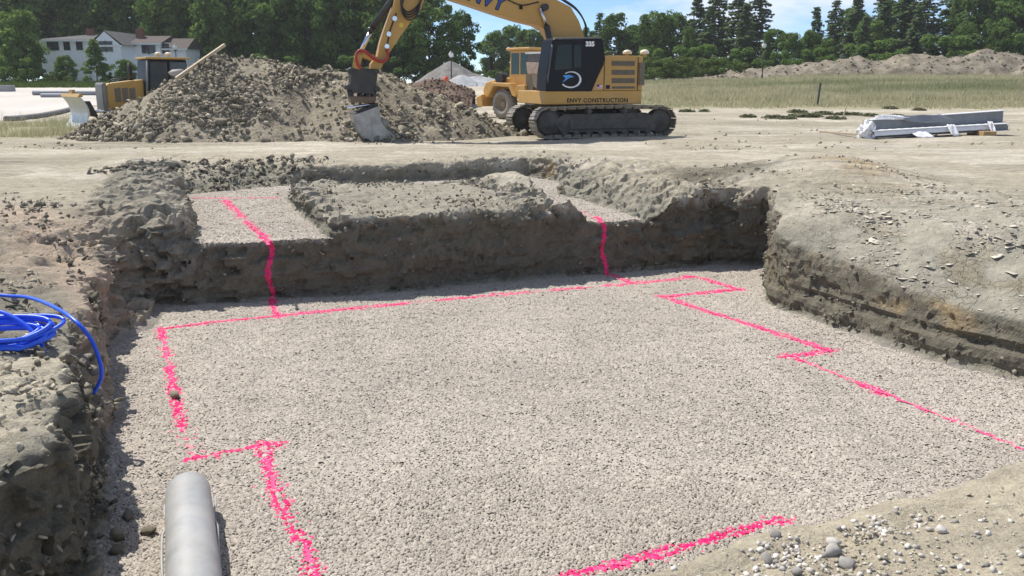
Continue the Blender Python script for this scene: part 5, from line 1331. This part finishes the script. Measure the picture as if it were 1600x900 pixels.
for pa_, pb_, Y, r, lab in ((50, 172, 70, 0.20, 'long grey pipe laid along the far side of the pale lot'), (62, 108, 67, 0.16, 'shorter grey pipe in front of the long far pipe')):
    m = MB(); m.tube([(x, Y + 0.0, hg(x, Y) + r) for x in np.linspace(WX(pa_, Y), WX(pb_, Y), 8)], r, 10); tag(m.build('steel_pipe', mat('far_pipe', (0.25, 0.26, 0.28), 0.6) if 'far_pipe' not in MATS else MATS['far_pipe']), lab, 'pipe')
x = WX(3, 76); m = MB(); m.box((-0.9, -0.4, 0), (0.9, 0.4, 0.55)); o = m.build('concrete_block', mat('grey_block', (0.28, 0.29, 0.29), 0.8), None, 0.05); o.location = (x, 76, hg(x, 76)); tag(o, 'grey concrete block at the far left edge of the lot', 'block')
x = WX(698, 90); m = MB(); m.ring((0, 0, 0), (0, 0, 1), [(0.02, 0), (0.36, 0), (0.34, 0.06), (0.30, 0.06), (0.27, 0.5), (0.28, 0.52), (0.24, 0.95), (0.02, 0.97)], 16); o = m.build('safety_barrel', mat('safety_orange', (0.65, 0.11, 0.04), 0.6)); o.location = (x, 89, hg(x, 89)); tag(o, 'small orange safety barrel at the foot of the far lamp', 'barrel')

# ------------------------------------------------------------------ white house
HY = 112.0; hz = hg(WX(190, HY), HY)
SID = mat('white_siding', (0.86, 0.87, 0.88), 0.6, var=0.05, scale=2, bump=0.02, bscale=3); ROOF = mat('grey_shingle', (0.075, 0.075, 0.075), 0.9, var=0.2, scale=3); ROOFR = mat('brown_shingle', (0.085, 0.065, 0.058), 0.9, var=0.2, scale=3); BRK = mat('brick_red', (0.20, 0.09, 0.06), 0.9, var=0.3, scale=6)
WIN = mat('window_dark', (0.02, 0.025, 0.03), 0.1)
hs = empty('house', (WX(190, HY), HY, hz)); tag(hs, 'white two storey house with grey roof behind shrubs at upper left', 'house')
def hx(px): return WX(px, HY) - WX(190, HY)
def hzz(py): return W(190, py, HY).z - hz
def block(x0, x1, y0, y1, zw, zr, ridge, roofmat, name='wing'):
    m = MB(); m.box((x0, y0, -0.3), (x1, y1, zw)); wl_ = m.build('wall', SID, hs); o_ = 0.35
    if ridge == 'x':
        V = [(x0 - o_, y0 - o_, zw), (x1 + o_, y0 - o_, zw), (x1 + o_, y1 + o_, zw), (x0 - o_, y1 + o_, zw), (x0 - o_, (y0 + y1) / 2, zr), (x1 + o_, (y0 + y1) / 2, zr)]
        F = [(0, 1, 5, 4), (2, 3, 4, 5), (3, 0, 4), (1, 2, 5), (0, 3, 2, 1)]
    elif ridge == 'hip':
        c = (y0 + y1) / 2; V = [(x0 - o_, y0 - o_, zw), (x1 + o_, y0 - o_, zw), (x1 + o_, y1 + o_, zw), (x0 - o_, y1 + o_, zw), (x0 + 4, c, zr), (x1 + o_, c, zr)]
        F = [(0, 1, 5, 4), (2, 3, 4, 5), (3, 0, 4), (1, 2, 5), (0, 3, 2, 1)]
    else:
        c = (x0 + x1) / 2; V = [(x0 - o_, y0 - 0.1, zw), (x1 + o_, y0 - 0.1, zw), (x1 + o_, y1 + o_, zw), (x0 - o_, y1 + o_, zw), (c, y0 - 0.1, zr), (c, y1 + o_, zr)]
        F = [(0, 4, 5, 3), (1, 2, 5, 4), (2, 3, 5), (0, 3, 2, 1)]
        m = MB(); m.add([(x0, y0, zw), (x1, y0, zw), (c, y0, zr - 0.12)], [(0, 1, 2)]); m.build('gable', SID, hs)
    m = MB(); m.add(V, F); r_ = m.build('roof', roofmat, hs)
    m = MB(); m.box((x0 - o_, y0 - o_ - 0.04, zw - 0.22), (x1 + o_, y0 - o_, zw - 0.02)); m.build('fascia', WHITE, r_)
    return wl_, r_
def window(wall, x, y, z, w_=0.9, h_=1.5):
    m = MB(); m.box((x - w_ / 2 - 0.1, y - 0.05, z - 0.1), (x + w_ / 2 + 0.1, y - 0.02, z + h_ + 0.1)); f_ = m.build('window', WHITE, wall)
    m = MB(); m.box((x - w_ / 2, y - 0.065, z), (x + w_ / 2, y - 0.055, z + h_)); m.build('pane', WIN, f_)
wl1, rf1 = block(hx(90), hx(185), -3.2, 6, hzz(64), hzz(53), 'hip', ROOF)
wl2, rf2 = block(hx(178), hx(222), -5.2, 7, hzz(73), hzz(51), 'y', ROOF)
wl3, rf3 = block(hx(222), hx(262), -1.5, 5, hzz(68), hzz(55), 'x', ROOFR)
wl4, rf4 = block(hx(262), hx(298), -0.8, 4.2, hzz(76), hzz(59), 'x', ROOFR)
for px in (106, 114, 131, 150): window(wl1, hx(px), -3.2, hzz(80), 0.8, 1.1)
for px in (195, 206): window(wl2, hx(px), -5.2, hzz(83), 0.8, 1.2)
for px in (250, 240): window(wl3, hx(px), -1.5, hzz(84), 0.9, 1.2)
window(wl4, hx(268), -0.8, hzz(84), 0.9, 1.2)
for px, ra in ((144, rf1), (221, rf3)):
    m = MB(); m.box((hx(px) - 0.4, 0.6, hzz(60)), (hx(px) + 0.4, 1.4, hzz(44))); m.build('chimney', BRK, ra)

# ------------------------------------------------------------------ trees
def quads(c, nrm, size, asp=0.75):
    n = len(c); r = rng.normal(size=(n, 3)); u = np.cross(nrm, r); u /= np.linalg.norm(u, axis=1)[:, None] + 1e-9
    v = np.cross(nrm, u); v /= np.linalg.norm(v, axis=1)[:, None] + 1e-9
    s = size[:, None]
    V = np.stack([c - u * s, c + v * s * asp * 0.8, c + u * s, c - v * s * asp], 1).reshape(-1, 3)
    return V, np.arange(4 * n).reshape(n, 4)
def crown_mesh(name, seed, n, shape, material):
    """leaf clumps gathered in uneven boughs; unit height"""
    global rng
    keep = rng; rng = np.random.default_rng(seed)
    if shape == 'conifer':
        C, NN, S, T = [], [], [], []; z = 0.10
        while z < 0.985:
            Lb = (0.27 * (1 - z) ** 0.7 + 0.015) * rng.uniform(0.7, 1.15); nb_ = int(5 + 3 * (1 - z))
            for k in range(nb_):
                a = rng.uniform(0, 6.283); l = Lb * rng.uniform(0.55, 1.15); m_ = max(6, int(n / 190 * (0.35 + l * 5)))
                t = rng.random(m_) ** 0.6; rr = t * l; w_ = rng.normal(0, 0.028, m_) * (1.2 - t)
                zz = z + 0.05 * rr - 0.35 * rr ** 2 / 0.2 * 0.5 + rng.normal(0, 0.006, m_)
                C.append(np.stack([np.cos(a) * rr - np.sin(a) * w_, np.sin(a) * rr + np.cos(a) * w_, zz], 1))
                NN.append(np.stack([rng.normal(0, 0.45, m_), rng.normal(0, 0.45, m_), np.ones(m_)], 1)); S.append(rng.uniform(0.012, 0.024, m_)); T.append(np.clip(0.25 + 0.6 * t + rng.normal(0, 0.15, m_), 0, 1))
            z += rng.uniform(0.017, 0.034)
        C, NN, S, T = np.concatenate(C), np.concatenate(NN), np.concatenate(S), np.concatenate(T)
    else:
        lo, rad, nb_ = {'broad': (0.05, 0.32, 85), 'tall': (0.03, 0.25, 80), 'shrub': (0.0, 0.62, 34), 'cone': (0.02, 0.26, 60)}[shape]
        C, NN, S, T = [], [], [], []
        for k in range(nb_):
            h = rng.random(); a = rng.uniform(0, 6.283)
            prof = math.sin(math.pi * (0.12 + 0.80 * h)) ** 0.7 if shape != 'cone' else (1 - h) ** 0.8 + 0.05
            r = rad * prof * math.sqrt(rng.uniform(0.12, 1.0)); br = rng.uniform(0.05, 0.10) * (1.5 if shape == 'shrub' else 1.0) * (0.75 if shape == 'cone' else 1)
            cz = lo + (1 - lo) * (0.06 + 0.84 * h); cc = np.array([math.cos(a) * r, math.sin(a) * r, cz])
            m_ = n // nb_; d = rng.normal(size=(m_, 3)); d /= np.linalg.norm(d, axis=1)[:, None]; d[:, 2] = np.where(d[:, 2] < -0.6, -d[:, 2], d[:, 2])
            p = cc + d * br * rng.uniform(0.55, 1.12, m_)[:, None] * np.array([1.1, 1.1, 0.95])
            C.append(p); NN.append(d + rng.normal(0, 0.5, (m_, 3)) + np.array([0, 0, 0.35])); S.append(rng.uniform(0.010, 0.024, m_) * (1.6 if shape == 'shrub' else 1)); T.append(np.clip(rng.normal(0.45, 0.2) + rng.normal(0, 0.18, m_), 0, 1))
        C, NN, S, T = np.concatenate(C), np.concatenate(NN), np.concatenate(S), np.concatenate(T)
        C[:, 2] = np.maximum(C[:, 2], 0.01)
    V, F = quads(C, NN / np.linalg.norm(NN, axis=1)[:, None], S)
    me = mesh_np(name, V, F); fattr(me, 'tint', np.repeat(T, 4)); me.materials.append(material)
    rng = keep
    return me
BARK = mat('bark', (0.075, 0.06, 0.045), 0.95, var=0.3, scale=5)
def trunk_mesh(seed, top, r=0.018, limbs=7, spread=0.2):
    q = np.random.default_rng(seed); m = MB(); bend = q.normal(0, 0.012, 2)
    pts = [(bend[0] * t * 3, bend[1] * t * 3, -0.02 + (top + 0.02) * t) for t in np.linspace(0, 1, 7)]
    m.tube(pts, [r * (1.25 if k == 0 else 1) * (1 - 0.8 * k / 6) for k in range(7)], 7)
    for k in range(limbs):
        t = q.uniform(0.3, 0.85); a = q.uniform(0, 6.28); l = spread * q.uniform(0.5, 1); z = top * t
        m.tube([(0, 0, z), (math.cos(a) * l * 0.5, math.sin(a) * l * 0.5, z + l * 0.35), (math.cos(a) * l, math.sin(a) * l, z + l * 0.8)], [r * 0.45, r * 0.3, r * 0.1], 5)
    me = m.mesh('trunk'); me.materials.append(BARK); return me
LD = leaf_mat('leaf_dark', (0.058, 0.106, 0.028), (0.190, 0.295, 0.078), 0.5); LL = leaf_mat('leaf_light', (0.085, 0.150, 0.036), (0.235, 0.345, 0.095), 0.5)
LP = leaf_mat('needles', (0.060, 0.100, 0.048), (0.200, 0.275, 0.128), 0.45); LS = leaf_mat('leaf_shrub', (0.075, 0.115, 0.030), (0.190, 0.260, 0.080), 0.4)
KIND = {'dark': [(crown_mesh('crown', 10 + k, 12000, 'broad', LD), trunk_mesh(10 + k, 0.8)) for k in range(3)],
        'talld': [(crown_mesh('crown', 20 + k, 12000, 'tall', LD), trunk_mesh(20 + k, 0.85)) for k in range(2)],
        'light': [(crown_mesh('crown', 30 + k, 11000, 'broad', LL), trunk_mesh(30 + k, 0.8)) for k in range(2)],
        'pine': [(crown_mesh('crown', 40 + k, 6500, 'conifer', LP), trunk_mesh(40 + k, 0.97, 0.012, 0)) for k in range(3)],
        'cone': [(crown_mesh('crown', 50, 6000, 'cone', LL), trunk_mesh(50, 0.9, 0.012, 3, 0.1))],
        'shrub': [(crown_mesh('crown', 60 + k, 4200, 'shrub', LS), trunk_mesh(60 + k, 0.5, 0.02, 5, 0.3)) for k in range(2)],
        'dshrub': [(crown_mesh('crown', 65 + k, 4200, 'shrub', LD), trunk_mesh(65 + k, 0.5, 0.02, 5, 0.3)) for k in range(1)]}
CNT = 0
def tree(kind, px, Y, ytop, label, wide=1.0, group=None):
    global CNT
    cm, tm = KIND[kind][CNT % len(KIND[kind])]; CNT += 1
    x = WX(px, Y); g = hg(x, min(Y, 130)); H = W(px, ytop, Y).z - g
    nm = {'dark': 'broadleaf_tree', 'talld': 'broadleaf_tree', 'light': 'broadleaf_tree', 'pine': 'pine_tree', 'cone': 'young_tree', 'shrub': 'shrub', 'dshrub': 'shrub'}[kind]
    r = empty(nm, (x, Y, g - 0.1), rng.uniform(0, 6.28)); r.scale = (H * wide, H * wide, H)
    link('trunk', tm, None, r); link('crown', cm, None, r)
    tag(r, label, 'shrub' if 'shrub' in nm else 'tree', group)
ORD = ['first', 'second', 'third', 'fourth', 'fifth', 'sixth', 'seventh', 'eighth', 'ninth', 'tenth', 'eleventh', 'twelfth', 'thirteenth', 'fourteenth', 'fifteenth', 'sixteenth', 'seventeenth', 'eighteenth']
def row(items, phrase, group):
    """items: kind, px, Y, top pixel, width; labels count from the left"""
    for k, (kind, px, Y, yt, wd) in enumerate(sorted(items, key=lambda t: t[1])):
        tree(kind, px, Y, yt, ORD[k] + ' from left of ' + phrase, wd, group)
# in front on the left
tree('light', 38, 104, 4, 'light green feathery tree standing left of the white house', 0.95)
tree('cone', 152, 99, 56, 'narrow pointed young tree in front of the white house', 1.25)
tree('light', 200, 100, 88, 'small rounded green tree below the house gable', 1.2)
tree('light', 105, 101, 84, 'loose leafy sapling before the left wing of the house', 1.1)
row([('dshrub', 12, 98, 84, 1.0), ('dshrub', 52, 99, 88, 1.0), ('dshrub', 88, 100, 96, 0.9), ('dshrub', 180, 101, 98, 0.9)], 'the dark shrubs in front of the house', 'dark shrubs in front of the house')
row([('shrub', 80, 92, 114, 1.0), ('shrub', 108, 91, 116, 1.0), ('shrub', 30, 93, 119, 1.1), ('shrub', 135, 93, 122, 1.0)], 'the low bright green bushes edging the far lot', 'low bushes edging the far lot')
# woods behind the house and along the back
row([('dark', -30, 122, -60, 0.9), ('talld', 40, 128, -70, 1.0), ('dark', 110, 132, -60, 1.0), ('talld', 165, 130, -75, 1.0), ('dark', 225, 131, -55, 0.95), ('light', 262, 123, -40, 0.75), ('dark', 300, 124, -50, 0.8), ('light', 345, 120, -30, 0.8),
     ('dark', 395, 122, -55, 0.85), ('talld', 440, 119, -45, 1.0), ('dark', 485, 121, -60, 0.85), ('dark', 530, 118, -40, 0.85), ('talld', 575, 121, -50, 1.0)], 'the tall trees behind the house and dirt pile', 'tall trees behind the house and dirt pile')
row([('dark', -10, 145, -60, 1.0), ('dark', 75, 146, -60, 1.0), ('dark', 140, 148, -60, 1.0), ('dark', 200, 146, -60, 1.0), ('dark', 265, 146, -60, 1.0), ('dark', 330, 144, -60, 1.0), ('dark', 390, 145, -60, 1.0), ('dark', 455, 144, -60, 1.0), ('dark', 520, 145, -60, 1.0), ('dark', 590, 144, -60, 1.0)],
    'the rear rank of dark trees on the left', 'rear rank of dark trees on the left')
row([('dshrub', 330, 114, 84, 1.2), ('dshrub', 400, 113, 82, 1.3), ('dshrub', 470, 113, 84, 1.3), ('dshrub', 545, 112, 84, 1.3), ('dshrub', 610, 112, 86, 1.3), ('dshrub', 660, 112, 92, 1.3)], 'the dark undergrowth behind the dirt pile', 'dark undergrowth behind the dirt pile')
tree('dark', 672, 114, -16, 'big dark broadleaf tree framed under the excavator boom', 1.0)
tree('dark', 622, 117, -50, 'tall dark tree behind the excavator stick', 0.9)
tree('dark', 722, 119, 12, 'dark tree at the right edge of the clump under the boom', 0.75)
row([('light', 772, 150, 40, 0.9), ('light', 800, 158, 36, 0.9), ('light', 828, 152, 38, 0.9), ('light', 860, 155, 46, 0.9), ('light', 888, 150, 52, 0.9)], 'the pale green trees behind the dump truck', 'pale green trees behind the dump truck')
row([('shrub', 750, 108, 108, 1.2), ('shrub', 772, 107, 106, 1.2), ('shrub', 800, 109, 104, 1.2), ('shrub', 835, 109, 104, 1.2)], 'the bright bushes behind the dump truck', 'bright bushes behind the dump truck')
# right-hand tree line
tree('pine', 936, 140, 16, 'pine with its tip against the sky right of the boom', 0.9)
row([('dark', 912, 146, 40, 0.9), ('talld', 962, 138, 16, 1.1), ('dark', 990, 150, 34, 0.9)], 'the trees above the excavator housing', 'trees above the excavator housing')
row([('dark', 1022, 136, 12, 1.0), ('dark', 1048, 144, 14, 0.9), ('light', 1075, 132, 40, 0.6)], 'the rounded trees left of the tall pines', 'rounded trees left of the tall pines')
row([('pine', 1085, 134, -18, 1.0), ('pine', 1118, 138, -34, 1.0), ('pine', 1148, 133, -30, 1.05), ('pine', 1176, 136, -40, 1.0), ('pine', 1105, 128, 6, 1.0), ('pine', 1160, 127, 2, 1.0)], 'the tall pines between the two sky gaps', 'tall pines between the two sky gaps')
row([('light', 1208, 128, 38, 0.9), ('light', 1232, 124, 48, 0.95), ('dark', 1262, 127, 44, 0.9), ('light', 1290, 122, 58, 0.9)], 'the leafy trees behind the field lamp', 'leafy trees behind the field lamp')
row([('pine', 1268, 138, 8, 1.0), ('pine', 1298, 140, -4, 1.0), ('pine', 1330, 134, -12, 1.05), ('pine', 1368, 132, -20, 1.1), ('pine', 1405, 136, -34, 1.1), ('pine', 1440, 130, -28, 1.1), ('pine', 1478, 134, -40, 1.1), ('pine', 1425, 122, 6, 1.1), ('pine', 1345, 122, 22, 1.1)], 'the pines behind the earth mound', 'pines behind the earth mound')
row([('dark', 1325, 142, 4, 0.9), ('light', 1352, 127, 22, 0.8), ('dark', 1390, 144, -10, 0.9), ('dark', 1510, 130, -30, 0.9), ('talld', 1550, 134, -40, 1.0), ('dark', 1585, 128, -30, 0.9), ('dark', 1620, 130, -40, 0.9), ('dark', 1500, 121, 30, 0.8), ('dark', 1560, 120, 26, 0.8)], 'the broadleaf trees behind the earth mound', 'broadleaf trees behind the earth mound')
row([('shrub', 1020, 106, 90, 1.2), ('shrub', 1045, 105, 88, 1.2), ('shrub', 1072, 106, 86, 1.2), ('shrub', 1098, 107, 87, 1.2), ('shrub', 1125, 107, 89, 1.2), ('shrub', 1150, 110, 92, 1.2), ('shrub', 1010, 112, 82, 1.2)], 'the pale shrubs along the field edge', 'pale shrubs along the field edge')
row([('dshrub', 1010, 120, 72, 1.3), ('dshrub', 1060, 118, 70, 1.3), ('dshrub', 1110, 118, 66, 1.3), ('dshrub', 1165, 117, 72, 1.3), ('dshrub', 1215, 116, 76, 1.3), ('dshrub', 1270, 117, 72, 1.3), ('dshrub', 1330, 118, 66, 1.3), ('dshrub', 1390, 119, 58, 1.3), ('dshrub', 1450, 118, 52, 1.3), ('dshrub', 1520, 118, 50, 1.3), ('dshrub', 1590, 118, 48, 1.3), ('dshrub', 930, 124, 76, 1.3)], 'the dark undergrowth below the right-hand tree line', 'dark undergrowth below the right-hand tree line')

# ------------------------------------------------------------------ grass and weeds
def blades(name, x, y, hgt, wid, tint, material, label, cat, lean=0.25, per=3):
    n = len(x); xs = np.repeat(x, per) + rng.normal(0, 0.06, n * per); ys = np.repeat(y, per) + rng.normal(0, 0.06, n * per); h = np.repeat(hgt, per) * rng.uniform(0.55, 1.1, n * per)
    z = Hg(xs, ys) - 0.03; a = rng.uniform(0, math.pi, n * per); w_ = wid * rng.uniform(0.6, 1.3, n * per)
    lx_, ly_ = rng.normal(0, lean, n * per) * h, rng.normal(0, lean, n * per) * h
    V = np.stack([np.stack([xs - np.cos(a) * w_, ys - np.sin(a) * w_, z], 1), np.stack([xs + np.cos(a) * w_, ys + np.sin(a) * w_, z], 1), np.stack([xs + lx_, ys + ly_, z + h], 1)], 1).reshape(-1, 3)
    me = mesh_np(name, V, np.arange(3 * n * per).reshape(-1, 3)); fattr(me, 'tint', np.repeat(np.clip(np.repeat(tint, per) + rng.normal(0, 0.15, n * per), 0, 1), 3))
    return tag(link(name, me, material), label, cat, kind='stuff')
GR = leaf_mat('grass_blades', (0.26, 0.29, 0.15), (0.64, 0.57, 0.39), 0.45)
n = 42000; y = 53 + 50 * rng.random(n); x = 4 + (y * 0.68) * rng.random(n)
p = xy0(x, y); den = sst(53, 58, y + 4 * fbm(p * 0.15, 3, 5)) * sst(5, 9, x - 0.03 * y); k = rng.random(n) < den
x, y = x[k], y[k]; p = xy0(x, y)
tn = np.clip(0.62 - 0.55 * sst(0.0, 0.35, fbm(p * np.array([0.05, 0.12, 1]), 3, 6)) * sst(66, 76, y) + 0.2 * fbm(p * 0.6, 2, 7), 0, 1)
blades('grass', x, y, np.where(y > 62, 0.6, 0.35) * (0.8 + 0.3 * fbm(p * 0.3, 2, 8)), 0.035, tn, GR, 'tall pale green and straw grass filling the field at right', 'grass')
n = 5200; y = 29.5 + 11 * rng.random(n); x = -13.2 - 9 * rng.random(n); p = xy0(x, y)
k = (fbm(p * 0.6, 3, 9) > -0.12) & (x > -0.62 * y - 1); x, y = x[k], y[k]
blades('weeds', x, y, 0.30 + 0.5 * rng.random(len(x)) ** 6, 0.012, np.full(len(x), 0.45), GR, 'patch of thin weeds left of the dirt pile', 'weeds', 0.2)
n = 9000; y = 84 + 20 * rng.random(n); x = -14 - 50 * rng.random(n)
blades('grass', x, y, np.full(n, 0.5), 0.05, np.full(n, 0.15), LS, 'green grass verge between the lot and the house', 'grass')
# low weed clumps on the bare ground at right
WD = leaf_mat('weed_leaf', (0.075, 0.085, 0.045), (0.20, 0.20, 0.12)); wm = []
for k in range(3):
    rk = np.random.default_rng(700 + k); nn = 700; d = rk.normal(size=(nn, 3)); d /= np.linalg.norm(d, axis=1)[:, None]; c_ = d * rk.uniform(0.05, 0.85, nn)[:, None]; c_[:, 2] = np.abs(c_[:, 2]) * 0.6
    V, F = quads(c_, d + np.array([0, 0, 0.4]), rk.uniform(0.07, 0.15, nn)); me = mesh_np('weed_clump', V, F); fattr(me, 'tint', np.repeat(rk.random(nn), 4)); me.materials.append(WD); wm.append(me)
wl_ = [(1075, 51, 0.7), (1103, 51, 0.45), (1172, 46, 0.6), (1215, 44.5, 0.9), (1235, 43.5, 0.6), (1262, 46, 1.1), (1290, 48, 0.9), (1330, 47, 1.0), (1365, 46, 0.6), (1405, 45, 0.7), (1395, 54, 0.6), (1440, 52, 0.55), (1250, 50, 0.8), (1310, 43.5, 0.7), (1042, 51, 0.35)]
for k, (px, Y, s) in enumerate(sorted(wl_)):
    x = WX(px, Y); o = link('weed_clump', wm[k % 3]); o.location = (x, Y, hg(x, Y) - 0.04); o.scale = (s * 1.1, s, 0.36 + 0.15 * s); o.rotation_euler = (0, 0, k * 1.3)
    tag(o, ORD[k] + ' from left of the low grey green weed clumps at right', 'weed clump', 'low weed clumps on the bare ground')

# ------------------------------------------------------------------ loose lumps on the bare ground between pit and pile
n = 3600; y = 23.8 + 24 * rng.random(n) ** 1.5; x = (rng.random(n) - 0.5) * 1.3 * y
k = (fbm(xy0(x * 0.3, y * 0.8), 3, 77) > 0.02) & ~((np.abs(x - EX.x) < 3.2) & (np.abs(y - EX.y) < 2.4)) & (pile_h(x, y) < -0.1); x, y = x[k], y[k]; n = len(x)
sz = 0.012 + 0.07 * rng.random(n) ** 5
o = scatter_obj('ground_crumbs', ROCKS, np.stack([x, y, Hg(x, y) + 0.01], 1), sz, rng.beta(2, 2, n), DRYCLOD, ground, 0.5); o['kind'] = 'stuff'

# ------------------------------------------------------------------ dusty air
hb = MB(); hb.box((-260, -40, -3.2), (260, 190, 34)); hz_ = hb.build('haze', None)
hm = bpy.data.materials.new('haze'); hm.use_nodes = True; t = hm.node_tree; t.nodes.clear()
ho, hv = t.nodes.new('ShaderNodeOutputMaterial'), t.nodes.new('ShaderNodeVolumePrincipled')
hv.inputs['Color'].default_value = (0.93, 0.94, 0.95, 1); hv.inputs['Density'].default_value = 0.00032; hv.inputs['Anisotropy'].default_value = 0.2
t.links.new(hv.outputs[0], ho.inputs['Volume']); hz_.data.materials.append(hm); hz_['kind'] = 'stuff'
